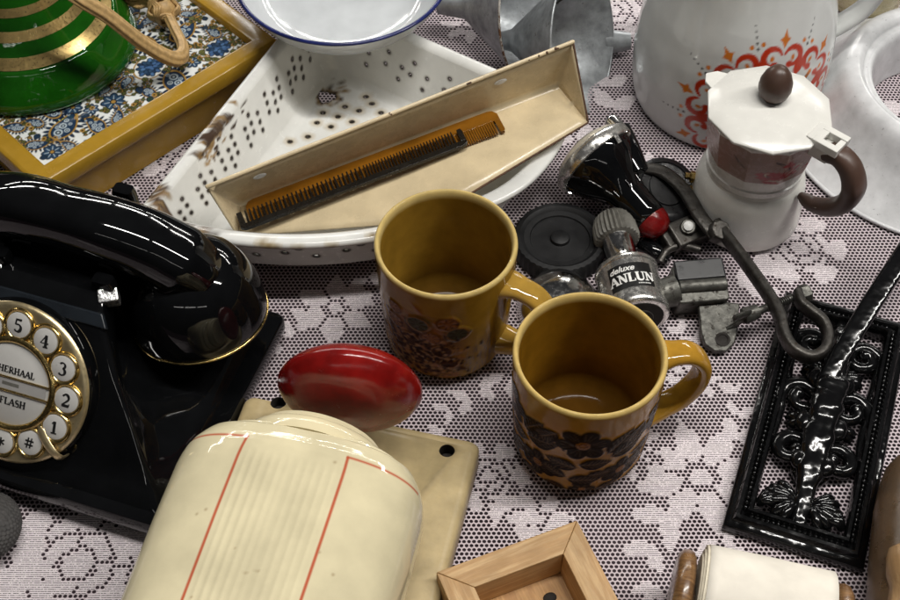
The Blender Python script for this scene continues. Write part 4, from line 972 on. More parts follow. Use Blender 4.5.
# ------------------------------------------------------------------ TELEPHONE
def rect_dense(hw, hh, r):
    q = rect_ring(hw, hh, r, 5); out = []
    for i in range(len(q)):
        a, b = q[i], q[(i+1) % len(q)]; n = 14 if math.hypot(b[0]-a[0], b[1]-a[1]) > .5 else 1
        out += [(a[0]+(b[0]-a[0])*k/n, a[1]+(b[1]-a[1])*k/n) for k in range(n)]
    return out
def make_phone():
    rz = radians(-18.2); t = thing('telephone', 'glossy black old style telephone with brass push button dial', 'telephone', (-24, -13.45, TZ), rz)
    C0 = .85; W = M['gloss_black']
    # base plate with feet
    def plate(d, z, fr=0): return [(x+C0, y+7.4, z) for x, y in rect_ring(9.65-d, 7.4-d, .5, 5)]
    mb = MB(); mb.add(loft([plate(.35, .75), plate(.05, .8), plate(0, 1.0), plate(0, 1.75), plate(.1, 1.92), plate(.3, 1.95)], True, True, True)); mb.build('base_plate', W, t, smooth=40)
    for fx, fy in ((-6.6, 1.6), (6.6, 1.6), (-6.6, 13), (6.6, 13)):
        mb = MB(); mb.add(loft([[(x+C0+fx*.78, y+fy, z) for x, y in rect_ring(w, 1.1-dd, .3, 4)] for w, dd, z in ((1.5, .1, 0), (1.6, 0, .1), (2.1, 0, .95))], True, True, True)); mb.build('foot', W, t, smooth=40)
    # pyramidal body: (half width, front y, back y, z)
    rings = []
    for hw, y0, y1, z, rr in ((8.6, .75, 14.1, 1.94, .5), (8.35, 1.05, 13.9, 2.25, .5), (7.9, 1.5, 13.6, 2.55, .45), (7.75, 1.75, 13.5, 2.75, .4), (7.25, 2.3, 13.3, 3.4, .4), (6.4, 3.4, 13.0, 4.8, .4), (5.0, 5.0, 12.6, 6.7, .4), (3.9, 6.5, 12.3, 8.3, .4), (3.6, 6.95, 12.2, 8.75, .4), (3.35, 7.6, 12.1, 9.1, .35), (3.0, 8.2, 11.9, 9.2, .3)):
        kb = float(np.interp(z, [2.6, 3.4, 4.8, 9.2], [1, .7, .36, .75]))
        rings.append([(x*(1+(kb-1)*min(max((y+(y1-y0)/2)/(y1-y0)/.55, 0), 1))+C0, y+(y0+y1)/2, z) for x, y in rect_dense(hw, (y1-y0)/2, rr)])
    mb = MB(); mb.add(loft(rings, True, True, True)); mb.build('body', W, t, smooth=28)
    # raised ridge above the face, its lit bevel put into a paler blue-grey
    mb = MB(); mb.add(prism([(-3.95, 0), (3.95, 0), (3.5, .75), (-3.5, .75)], 0, .35), 0, frame_m((C0, 6.75, 8.25), (0, -.62, .78), (1, 0, 0))); mb.build('face_ridge', M['ridge'], t, bevel=.1, seg=3)
    # cradle: prongs, plungers
    for sx in (-1, 1):
        v, f = loft([[(C0+sx*2.75+x, 10.6+y, z) for x, y in rect_ring(.5, hy, .25, 4)] for hy, z in ((1.6, 6.2), (2.1, 8.2), (2.3, 9.0))], True, True, True); mb = MB(); mb.add((v, f))
        for yy, top, xo in ((13.3, 11.5 if sx > 0 else 10.2, 2.1), (8.6, 9.9, 3.0)):
            mb.add(loft([[(C0+sx*xo+x, yy+y, z) for x, y in rect_ring(.62-.1*q, .35, .2, 4)] for q, z in ((0, 8.2), (0, top-.3), (1, top))], True, True, True))
        mb.add(tube([(C0+sx*2.0, 10.5, 8.7), (C0+sx*3.1, 10.5, 8.7)], .9, 18))
        mb.build('cradle', W, t, smooth=40)
        mb = MB(); mb.add(loft([[(C0+sx*3.35+x, 8.2+y, z) for x, y in rect_ring(.5, .36, .08, 3)] for z in (8.4, 9.35)], True, True, True), 0, Matrix.Translation((C0+sx*3.35, 8.2, 9)) @ Matrix.Rotation(.5, 4, 'Z') @ Matrix.Rotation(.35, 4, 'X') @ Matrix.Translation((-C0-sx*3.35, -8.2, -9))); mb.build('plunger', M['plunger'], t, bevel=.04)
    # dial on the sloping face
    slope = Vector((0, -.765, .645)); dc = Vector((C0-.45, 4.05, 5.5))
    m = frame_m(dc, slope, (1, 0, 0)) @ Matrix.Scale(.96, 4)
    mb = MB(); mb.add(lathe([(4.6, -.2), (4.6, .35), (4.45, .55), (4.3, .55)], 96), 0, m); mb.build('dial_base', W, t, smooth=40)
    R = 4.45; hr = .80; rh = 3.32
    mb = MB()
    # face plate as a painted-free grid with finger holes: radial grid, holes are rings round the buttons
    mb.add(lathe([(R, .5), (R+.05, .62), (R-.02, .74), (R-.18, .80), (R-.35, .78), (2.55, .78), (2.5, .70), (2.5, .5)], 120, False, False), 0, m)
    dial = mb.build('dial', M['dial_brass'], t, smooth=40)
    names = {90: '5', 60: '4', 30: '3', 0: '2', -30: '1', -62: '#', -92: '*'}
    for a in (120, 150, 180, 210, 238, 90, 60, 30, 0, -30, -62, -92):
        ca = Vector((rh*cos(radians(a)), rh*sin(radians(a)), 0)); mm = m @ Matrix.Translation(ca)
        mb = MB(); mb.add(lathe([(hr-.1, .80), (hr-.04, .90), (hr+.06, .93), (hr+.13, .86), (hr+.15, .77)], 40, False, False), 0, mm); mb.build('finger_ring', M['brass'], dial, smooth=60)
        mb = MB(); mb.add(lathe([(hr-.08, .785), (hr-.1, .86), (hr-.2, .90), (.01, .91)], 32, False, False), 0, mm)
        if a in names:
            for q in lettering(names[a], .74): mb.add(q, 1, mm @ Matrix.Translation((0, 0, .912)))
        mb.build('button', [M['key_white'], M['ink']], dial, smooth=40)
    mb = MB(); mb.add(lathe([(2.62, .74), (2.66, .92), (2.55, 1.0), (2.4, 1.0), (2.3, .92), (2.28, .8)], 72, False, False), 0, m); mb.build('centre_ring', M['brass'], dial, smooth=60)
    mb = MB(); mb.add(lathe([(2.32, .80), (2.25, .84), (.01, .85)], 72, False, False), 0, m)
    rt = Matrix.Translation((0, 0, .855))
    for q in lettering('HERHAAL', .37, (.25, .78)): mb.add(q, 1, m @ rt)
    for q in lettering('FLASH', .40, (.25, -.98)): mb.add(q, 1, m @ rt)
    mb.build('label_disc', [M['key_white'], M['ink']], dial, smooth=40)
    mb = MB()
    for yy in (.36, -.40): mb.add(tube([(-2.26, yy, .9), (2.26, yy, .9)], .055, 8), 0, m)
    mb.build('label_bar', M['brass'], dial, smooth=60)
    mb = MB(); mb.add(box(-2.1, 2.1, -.33, .29, .86, .885), 0, m); mb.add(box(-.5, .5, -.1, .08, .889, .892), 1, m); mb.build('number_strip', [M['strip_grey'], M['grey_plastic']], dial)
    fa = radians(-45); e = Vector((cos(fa), sin(fa), 0))
    mb = MB(); mb.add(tube(catmull([e*2.75+Vector((-.1, .3, .8)), e*3.0+Vector((0, .1, .92)), e*3.5+Vector((0, 0, .98)), e*4.3+Vector((0, 0, .96)), e*4.75+Vector((0, 0, .65)), e*4.8+Vector((0, 0, .1))], 6), [.13]*6+[.24]*25, 14, sx=1, sy=.32, hint=(0, 0, 1)), 0, m); mb.build('finger_stop', M['dial_brass'], t, smooth=60)
    # handset
    mb = MB()
    pts = [(C0-7.3, 11.3, 8.2), (C0-6.5, 11.3, 8.9), (C0-5.4, 11.15, 9.75), (C0-4.1, 10.9, 10.6), (C0-2.3, 10.75, 11.25), (C0, 10.7, 11.35), (C0+2.3, 10.75, 11.2), (C0+4.1, 10.95, 10.6), (C0+5.4, 11.15, 9.75), (C0+6.5, 11.3, 8.9), (C0+7.3, 11.3, 8.2)]
    c = catmull(pts, 8); k = len(c); rr = [float(np.interp(i/(k-1), [0, .15, .5, .85, 1], [1.35, 1.9, 1.62, 1.9, 1.35])) for i in range(k)]
    mb.add(tube(c, rr, 40, sx=1.0, sy=.88, hint=(0, .2, 1), power=2.7)); hs = mb.build('handset', W, t, smooth=60)
    for sx, nm in ((-1, 'mouthpiece'), (1, 'earpiece')):
        cx = C0+sx*6.35; m2 = frame_m((cx, 11.35, 4.7), (-sx*.12, .10, 1), (1, 0, 0))
        mb = MB(); mb.add(lathe([(2.6, -.25), (3.2, -.2), (3.62, .05), (3.7, .35), (3.68, .9), (3.58, 1.7), (3.3, 2.7), (2.8, 3.6), (2.1, 4.25), (1.2, 4.6), (.01, 4.75)], 80), 0, m2); ep = mb.build(nm, W, hs, smooth=60)
        rg = [[((3.69+.06*cos(b))*cos(a), (3.69+.06*cos(b))*sin(a), .12+.07*sin(b)) for b in np.linspace(0, 2*pi, 9)[:-1]] for a in np.linspace(0, 2*pi, 81)[:-1]]
        mb = MB(); mb.add(loft(rg+[rg[0]]), 0, m2); mb.build('gold_ring', M['brass'], ep, smooth=60)
M['ridge'] = mat('ridge', (.012, .015, .019), .2, var=.3, rvar=.1)
M['plunger'] = mat('plunger', (.60, .60, .60), .12, .85, var=.3, vs=4, bump=.3, bs=3)
M['strip_grey'] = mat('strip_grey', (.34, .33, .32), .35, var=.1)
make_phone()
q = at(-6, 540, 0); t = thing('woven_pouch', 'dark grey woven pouch peeking in beside the telephone foot', 'pouch', (q.x, q.y, TZ))
v, f = sph(1.0, 208, 110, 1.75, 1.9, 1.3); v = [Vector((x, y, z+1.28))*1 for x, y, z in v]
v = [(x*(1+.035*sin(26*atan2(y, x)+(pi if int(z*9) % 2 else 0))*abs(sin(z*9*pi))), y*(1+.035*sin(26*atan2(y, x)+(pi if int(z*9) % 2 else 0))*abs(sin(z*9*pi))), z) for x, y, z in v]
mb = MB(); mb.add((v, f)); mb.build('pouch_body', M['woven'], t, smooth=60)

# ------------------------------------------------------------------ WALL COFFEE MILL (board, ceramic jar, red lid)
def make_mill():
    a = at(246, 393, 2.1); b = at(481, 441, 2.1); d = b-a; Wd = d.length; rz = atan2(d.y, d.x)
    t = thing('wall_coffee_mill', 'cream ceramic wall coffee mill with red lid lying on its board', 'coffee mill', (a.x, a.y, TZ), rz)
    iw = t.matrix_basis.inverted() if False else (Matrix.Translation((a.x, a.y, TZ)) @ Matrix.Rotation(rz, 4, 'Z')).inverted()
    L = lambda px, py, z: iw @ at(px, py, z)
    th = 2.1-TZ
    def plate(dd, z): return [(x+Wd/2, y-15, z) for x, y in rect_ring(Wd/2-dd, 15-dd, .5, 5)]
    mb = MB(); mb.add(loft([plate(.12, 0), plate(0, .12), plate(0, th-.4), plate(.12, th-.12), plate(.4, th)], True, True, True)); bo = mb.build('board', M['board_paint'], t, smooth=50)
    cut = MB()
    for px, py in ((278, 402), (447, 450)):
        p = L(px, py, 2.12); n = 28
        cut.add(lathe([(.43, th-1.1), (.43, th+.5)], n), 0, Matrix.Translation((p.x, p.y, 0)))
        mb = MB(); mb.add(lathe([(.428, th-1.0), (.425, th-.12), (.41, th-.12), (.40, th-.95), (.01, th-.95)], n, False, False), 0, Matrix.Translation((p.x, p.y, 0))); mb.build('screw_hole', M['hole_dark'], bo, smooth=60)
    co = cut.build('cutter', M['hole_dark'], t)
    md = bo.modifiers.new('holes', 'BOOLEAN'); md.object = co; md.operation = 'DIFFERENCE'; md.solver = 'EXACT'
    dg = bpy.context.evaluated_depsgraph_get(); dg.update(); nm = bpy.data.meshes.new_from_object(bo.evaluated_get(dg)); bo.modifiers.clear(); bo.data = nm
    bpy.data.objects.remove(co)
    # jar: rounded-square body lying with its axis along the board
    zc = 2.1-TZ+3.75
    p1 = L(248, 432, 9.6); p2 = L(348, 463, 9.6); p3 = L(172, 600, 9.6)
    xa, xb = p1.x, p2.x; xc = (xa+xb)/2; ytop = (p1.y+p2.y)/2
    HW, HH = 6.15, 4.05
    def sec(k, y, n=720, pw=2.75):
        out = []
        for j in range(n):
            q = 2*pi*j/n; c, s = cos(q), sin(q)
            out.append((xc+HW*k*math.copysign(abs(c)**(2/pw), c), y, zc+HH*k*math.copysign(abs(s)**(2/pw), s)))
        return out
    ys = [(.66, .72), (.70, .78), (.74, .76), (.765, .66), (.775, .50), (.80, .40), (.845, .34), (.875, .22), (.90, .02), (.925, -.22), (.955, -.55), (.98, -1.0), (.994, -1.5), (1.0, -2.0)]
    yv = np.array(ys); q_ = np.linspace(0, len(ys)-1, 90); ys = list(zip(np.interp(q_, np.arange(len(ys)), yv[:, 0]), np.interp(q_, np.arange(len(ys)), yv[:, 1])))
    ys = [(k, ytop+.85+y) for k, y in ys]
    y0 = ys[-1][1]
    for y in np.linspace(.07, 13.5, 200): ys.append((1.0-.0035*max(0, y-3), y0-y))
    rings = [sec(k, y) for k, y in ys]; v, f = loft(rings, True, True, True); A = np.array(v)
    # unrolled coordinate round the section, zero at the middle of the upper face
    r0 = np.array(rings[120]); sg = np.linalg.norm(np.roll(r0, -1, 0)-r0, axis=1); s = np.concatenate([[0], np.cumsum(sg)[:-1]]); s = s-s[180]
    U = np.tile(s, len(rings)); P = Paint(U, A[:, 1], (.60, .535, .355), px=.06)
    RED = (.42, .065, .025); hx = (xb-xa)/2
    # winding runs from +x over the top, so u grows toward -x
    for sgn in (-1, 1):
        P.stroke([(sgn*hx, ytop), (sgn*hx, ytop-14)], .13, RED)
        P.stroke([(sgn*hx, ytop), (sgn*(hx+4.2), ytop)], .12, RED)
    i = (np.abs(U) < hx-.12) & (A[:, 1] < ytop-.5)
    rib = np.where(i, .022*np.cos(2*pi*U/.42)*np.clip((ytop-.5-A[:, 1])/.8, 0, 1)*np.clip((hx-.12-np.abs(U))/.3, 0, 1), 0)
    P.c[i, :3] *= (1+.9*rib[i]/.022*.05)[:, None]
    A[:, 2] += rib
    rr = random.Random(3)
    for k in range(12):
        u = rr.uniform(-5, 5); y = ytop-rr.uniform(.2, 9); P.ell(u, y, rr.uniform(.03, .06), None, 0, (.34, .26, .15), soft=2)
    mb = MB(); mb.add((A.tolist(), f)); jar = mb.build('jar', M['jar_paint'], t, cols=P.c, smooth=60)
    # neck collar
    yn = ys[0][1]; m = frame_m((xc, yn-.1, zc), (0, 1, 0), (1, 0, 0))
    zr = HH/HW*1.12
    mb = MB(); mb.add(lathe([(3.9, -.2), (3.9, .2), (3.75, .55), (3.5, .75), (3.3, .8), (3.2, 1.0), (3.15, 1.15), (.1, 1.15)], 80), 0, m @ Matrix.Diagonal((1, .88, 1, 1))); mb.build('neck', M['jar_cream'], jar, smooth=50)
    # red lens-shaped lid
    m = frame_m((xc+.75, yn+3.95, zc+.85), (-.17, 1, .10), (1, 0, 0))
    prof = [(.01, -1.55), (1.6, -1.45), (2.65, -1.1), (3.25, -.7), (3.6, -.25), (3.68, .05), (3.6, .35), (3.2, .8), (2.55, 1.2), (1.7, 1.48), (.8, 1.62), (.01, 1.66)]
    c = catmull([(p, q, 0) for p, q in prof], 4)
    mb = MB(); mb.add(lathe([(max(p.x, .01), p.y) for p in c], 96, False, False), 0, m); mb.build('lid', M['red_lacquer'], t, smooth=60)
make_mill()

# ------------------------------------------------------------------ BICYCLE LAMP AND CLAMP
def make_lamp():
    tail = at(660, 230, 1.75); axis = Vector((-.60, .72, .24)).normalized()
    t = thing('bicycle_lamp', 'black torch shaped bicycle lamp with chrome rim and red tail', 'bicycle lamp', (tail.x-2, tail.y+2.5, TZ))
    o0 = Vector(t.location)/S; m = frame_m(tail-o0-axis*.2, axis, (1, 0, 0))
    mb = MB(); mb.add(lathe([(1.02, 1.05), (1.08, 1.1), (1.12, 1.5), (1.16, 3.0), (1.24, 3.5), (1.6, 4.1), (2.1, 4.9), (2.5, 5.6), (2.62, 6.0), (2.62, 6.3), (2.2, 6.3)], 72), 0, m)
    for k in range(8):
        a = 2*pi*k/8; mb.add(tube([(1.2*cos(a), 1.2*sin(a), 3.2), (1.34*cos(a), 1.34*sin(a), 4.2)], .09, 8), 0, m)
    mb.build('housing', M['gloss_black'], t, smooth=45)
    mb = MB(); mb.add(lathe([(.01, -.15), (.45, -.05), (.8, .2), (1.0, .6), (1.05, 1.06), (.3, 1.06)], 40), 0, m); mb.build('tail_lens', M['red_lens'], t, smooth=60)
    mb = MB(); mb.add(lathe([(2.61, 5.95), (2.73, 6.0), (2.79, 6.2), (2.79, 6.5), (2.71, 6.7), (2.52, 6.82), (2.4, 6.78)], 72, False, False), 0, m)
    for k in range(3):
        a = 2*pi*k/3-1.2; mb.add(prism([(-.16, -.5), (.16, -.5), (.16, .1), (-.16, .1)], -.03, .05), 0, m @ frame_m((2.70*cos(a), 2.70*sin(a), 5.95), (cos(a), sin(a), -.25), (-sin(a), cos(a), 0)))
    mb.build('chrome_rim', M['satin_chrome'], t, smooth=40)
    mb = MB(); mb.add(lathe([(2.48, 6.75), (2.3, 7.05), (1.6, 7.4), (.8, 7.55), (.01, 7.6)], 64, False, False), 0, m); mb.build('front_lens', M['lens_glass'], t, smooth=60)
    # switch block and chrome stud on top of the rim
    sp = at(619, 128, 4.6)-o0
    mb = MB(); mb.add(tube([sp, at(628, 147, 4.2)-o0, at(640, 172, 3.6)-o0], [.6, .62, .5], 18, sx=1.1, sy=.85, power=3.2)); mb.build('switch_block', M['gloss_black'], t, bevel=.06)
    mb = MB(); mb.add(tube([at(612, 121, 4.9)-o0, at(624, 134, 4.9)-o0], .45, 24, round_ends=True)); mb.build('chrome_stud', M['chrome'], t, smooth=50)
make_lamp()
def make_bracket():
    c = at(695, 225, 1.2); t = thing('lamp_bracket', 'greasy black lamp bracket with brass nut beside the bicycle lamp', 'bracket', (c.x, c.y, TZ))
    o0 = Vector(t.location)/S; A = lambda px, py, z: at(px, py, z)-o0
    mb = MB(); m = frame_m(A(665, 192, 1.6), (.12, -.18, 1), (1, 0, 0))
    mb.add(lathe([(2.0, -.7), (2.15, -.55), (2.15, .35), (2.0, .5), (1.75, .55), (1.7, .45), (1.2, .45), (1.15, .55), (.01, .55)], 48), 0, m @ Matrix.Diagonal((.95, 1.1, 1, 1))); mb.build('round_housing', M['plastic_black'], t, smooth=40)
    mb = MB(); mb.add(tube(catmull([A(640, 168, 2.3), A(663, 172, 2.6), A(684, 190, 2.6), A(700, 216, 2.5), A(716, 236, 2.2)], 6), .36, 14, sx=1.25, sy=.55, power=3)); mb.build('arm', M['dark_steel'], t, smooth=50)
    mb = MB(); m = frame_m(A(688, 232, 1.2), (.2, -.25, 1), (1, .55, 0)); mb.add(box(-1.3, 1.3, -.85, .85, -.8, .55), 0, m); mb.add(box(-1.75, -1.2, -.6, .6, -.75, .15), 0, m); mb.add(box(.9, 1.7, -.45, 1.2, -.6, .3), 0, m); mb.build('clamp_block', M['dark_steel'], t, bevel=.15, seg=3)
    mb = MB(); m = frame_m(A(688, 227, 1.95), (-.1, -.5, 1)); mb.add(lathe([(.5, -.25), (.5, .05), (.42, .16), (.01, .16)], 24), 0, m); mb.add(lathe([(.3, .14), (.3, .3), (.2, .36), (.01, .36)], 18), 1, m); mb.build('bolt', [M['steel'], M['label_white']], t, smooth=40)
    mb = MB(); m = frame_m(A(690, 192, 1.9), (1, .1, .2)); mb.add(lathe([(.42, 0), (.42, .4), (.01, .4)], 6), 0, m); mb.add(lathe([(.22, .35), (.22, .75), (.01, .75)], 16), 0, m); mb.build('brass_nut', M['brass'], t, bevel=.03)
    mb = MB(); mb.add(tube(catmull([A(660, 262, .7), A(668, 250, 1.0), A(682, 246, 1.1), A(700, 250, 1.0)], 6), .26, 12)); mb.build('cable_hook', M['dark_steel'], t, smooth=60)
make_bracket()
def make_clamp():
    c = at(770, 300, 1.2); t = thing('steel_clamp', 'bent dark steel strap clamp with long arm, hooked onto the black cast iron plate', 'clamp', (c.x, c.y, TZ))
    o0 = Vector(t.location)/S; A = lambda px, py, z: at(px, py, z)-o0
    pts = [A(716, 224, 2.3), A(731, 243, 2.4), A(751, 270, 2.5), A(771, 299, 2.6), A(780, 318, 2.6), A(784, 334, 2.55), A(793, 349, 2.5), A(809, 357, 2.45), A(822, 352, 2.45), A(828, 338, 2.5), A(823, 322, 2.6), A(810, 311, 2.7), A(801, 303, 2.75), A(797, 292, 2.8)]
    c_ = catmull(pts, 7)
    mb = MB(); k = len(c_); mb.add(tube(c_, [float(np.interp(i/k, [0, .3, .5, 1], [.46, .5, .46, .42])) for i in range(k)], 18, sx=.62, sy=1.05, power=3.4)); mb.build('strap', M['dark_steel'], t, smooth=50)
    mb = MB(); p, q = A(742, 317, 2.0), A(806, 293, 2.5); d = (q-p).normalized(); m = frame_m(p, d)
    L = (q-p).length; mb.add(cyl(.24, 0, L, 20), 0, m); 
    for k in range(12): mb.add(lathe([(.24, 0), (.30, .05), (.24, .1)], 18, False, False), 0, m @ Matrix.Translation((0, 0, L*.38+k*.12)))
    mb.add(lathe([(.52, 0), (.56, .06), (.56, .5), (.5, .56)], 6), 0, m @ Matrix.Translation((0, 0, L-.35)))
    mb.build('bolt', M['steel'], t, smooth=40)
    mb = MB(); mb.add(lathe([(.48, 0), (.5, .1), (.42, .9), (.01, .95)], 20), 0, m @ Matrix.Translation((0, 0, .1)))
    for sg in (-1, 1): mb.add(tube(catmull([(0, sg*.3, .3), (.05, sg*.7, .1), (.1, sg*1.0, -.35), (.12, sg*1.1, -.8)], 5), .3, 12, sx=.5, sy=1.0, hint=(0, 1, 0)), 0, m)
    mb.build('wing_nut', M['steel'], t, smooth=50)
    mb = MB(); m = frame_m(A(718, 232, 2.35), (.3, -.4, 1)); mb.add(lathe([(.62, -.5), (.66, -.4), (.66, .4), (.6, .5), (.01, .5)], 8), 0, m); mb.build('pivot', M['dark_steel'], t, bevel=.05)
make_clamp()
# ------------------------------------------------------------------ DYNAMO
def make_dynamo():
    bot = at(637, 314, 1.75); top = at(610, 212, 1.85); axis = (top-bot).normalized()
    c = (bot+top)/2; t = thing('bottle_dynamo', 'chrome bottle dynamo with ribbed grey roller and black maker label', 'dynamo', (c.x, c.y, TZ))
    o0 = Vector(t.location)/S; xh = axis.cross(Vector((0, -.6, .8))).normalized(); m = frame_m(bot-o0-axis*.35, axis, xh)
    up = (m.to_3x3().inverted() @ Vector((-.02, -.72, .70))); pa = atan2(up.y, up.x)       # angle round the barrel facing up and outward
    mb = MB(); mb.add(lathe([(1.35, 0), (1.75, .02), (1.86, .12), (1.9, .35), (1.9, .55), (1.84, .6), (1.84, 3.15), (1.9, 3.2), (1.9, 3.4), (1.82, 3.55), (1.45, 3.75), (1.15, 3.85)], 80), 0, m); body = mb.build('barrel', M['satin_chrome'], t, smooth=40)
    mb = MB(); mb.add(lathe([(1.5, .02), (1.48, -.03), (.9, -.05), (.85, -.12), (.01, -.13)], 40, False, False), 0, m); mb.build('barrel_end', M['hole_dark'], t, smooth=40)
    mb = MB(); mb.add(lathe([(1.15, 3.8), (1.02, 4.0), (.95, 4.6), (.92, 5.6), (1.0, 5.8), (1.0, 6.0), (.6, 6.05)], 48), 0, m); mb.build('neck', M['chrome'], t, smooth=40)
    mb = MB(); prof = [(1.0, 5.85), (1.28, 5.9), (1.34, 6.1), (1.3, 6.9), (1.12, 7.5), (.8, 7.85), (.01, 7.95)]
    n = 120; v, f = lathe(prof, n, True, False); v = [(x*(1+.05*sin(30*atan2(y, x))), y*(1+.05*sin(30*atan2(y, x))), z) for x, y, z in v]; mb.add((v, f), 0, m); mb.build('roller', M['grey_plastic'], t, smooth=60)
    # label wrapped round the barrel; u runs round it, w along the axis
    def wrap(p, lift): a = pa+.02+p[0]/1.86; r = 1.85+lift+p[2]; return (r*cos(a), r*sin(a), 1.87+p[1])
    nx = 24; hw, hh = 1.33, .86
    v = [wrap((-hw+2*hw*i/nx, s*hh, 0), .012) for s in (-1, 1) for i in range(nx+1)]; f = [(i, i+1, nx+2+i, nx+1+i) for i in range(nx)]
    mb = MB(); mb.add((v, f), 0, m)
    for q in lettering('ANLUN', .64, (.0, -.2), -.02): mb.add(([wrap(p, .02) for p in q[0]], q[1]), 1, m)
    fv, ff = font_mesh('deluxe', .56, (-.5, .48), .35, .012); mb.add(([wrap(p, .02) for p in fv], ff), 1, m)
    for k in range(9): 
        x = .32+k*.085; mb.add(([wrap(p, .02) for p in [(x, -.72, 0), (x+.05, -.72, 0), (x+.05, -.64, 0), (x, -.64, 0)]], [(0, 1, 2, 3)]), 1, m)
    mb.build('label', [M['label_black'], M['label_white']], body)
    # mounting bracket
    A = lambda px, py, z: at(px, py, z)-o0
    mb = MB(); mb.add(tube([A(655, 296, 1.7), A(676, 290, 1.8)], [.85, .95], 24)); mb.build('coupling', M['steel'], t, smooth=40)
    m2 = frame_m(A(698, 287, 1.5), (.05, -.25, 1), (1, .12, 0))
    mb = MB(); mb.add(loft([[(x, y, z) for x, y in rect_ring(1.55, 1.25, .25, 4)] for z in (-1.2, .7)], True, True, True), 0, m2); mb.add(tube([(-1.4, -.2, .75), (1.5, -.25, .75)], .42, 16, sx=1, sy=.8), 0, m2); mb.build('bracket', M['steel'], t, bevel=.12, seg=3)
    mb = MB(); mb.add(box(-1.45, 1.5, .05, 1.35, .6, 1.05), 0, m2); mb.build('bracket_cap', M['plastic_black'], t, bevel=.12, seg=3)
    ft = A(716, 338, .55)
    mb = MB(); mb.add(prism([(-1.3, 2.2), (1.2, 2.3), (1.15, .6), (1.0, -.35), (.55, -.95), (-.1, -1.05), (-.7, -.7), (-.95, 0)], 0, .42), 0, frame_m(ft, (.05, -.2, 1), (1, -.15, 0))); mb.build('bracket_foot', M['steel'], t, bevel=.1, seg=3)
    mf = frame_m(ft, (.05, -.2, 1), (1, -.15, 0)); mb = MB(); mb.add(lathe([(.42, .40), (.44, .47), (.32, .47), (.28, .42), (.01, .425)], 24, False, False), 0, mf @ Matrix.Translation((.3, -.25, 0))); mb.build('bolt_hole', M['hole_dark'], t, smooth=40)
    mb = MB()
    for k in range(6): mb.add(tube([A(706+k*2.3, 304, 1.3), A(703+k*2.3, 317, 1.0)], .1, 8))
    mb.build('spring', M['dark_steel'], t, smooth=60)
make_dynamo()
q = at(650, 250, .6); t = thing('rubber_plug', 'small black rubber plug between the dynamo and the lamp tail', 'plug', (q.x, q.y, TZ))
mb = MB(); m = frame_m((-.5, .45, .52), (.75, -.65, .0)); mb.add(lathe([(.01, -.15), (.35, -.1), (.52, .15), (.55, .8), (.5, 1.4), (.42, 1.5), (.3, 1.55), (.3, 2.1), (.01, 2.1)], 28, False, True), 0, m); mb.build('plug_body', M['gloss_black'], t, smooth=50)
# black disc and chrome dome
q = at(560, 238, 1.2); t = thing('bakelite_cap', 'round black screw cap with a raised centre button and ribbed edge', 'cap', (q.x, q.y, TZ))
n = 160; prof = [(2.75, 0), (2.85, .1), (2.85, 1.0), (2.72, 1.2), (2.45, 1.25), (2.3, 1.15), (2.2, 1.05), (1.85, 1.02), (1.8, .92), (.75, .92), (.62, .94), (.56, 1.12), (.42, 1.2), (.01, 1.22)]
v, f = lathe(prof, n, True, False); v = [(x*(1+(.014*sin(40*atan2(y, x)) if math.hypot(x, y) > 2.7 else 0)), y*(1+(.014*sin(40*atan2(y, x)) if math.hypot(x, y) > 2.7 else 0)), z) for x, y, z in v]
mb = MB(); mb.add((v, f)); mb.build('cap_body', M['rubber'], t, smooth=40)
q = at(559, 300, 1.0); t = thing('bicycle_bell', 'chrome bell dome half hidden behind the handle of the rear mug', 'bell', (q.x, q.y, TZ))
mb = MB(); mb.add(lathe([(2.45, 0), (2.55, .05), (2.5, .25), (2.3, .9), (1.8, 1.55), (1.1, 1.95), (.4, 2.08), (.01, 2.1)], 72, True, False)); mb.build('dome', M['chrome'], t, smooth=60)

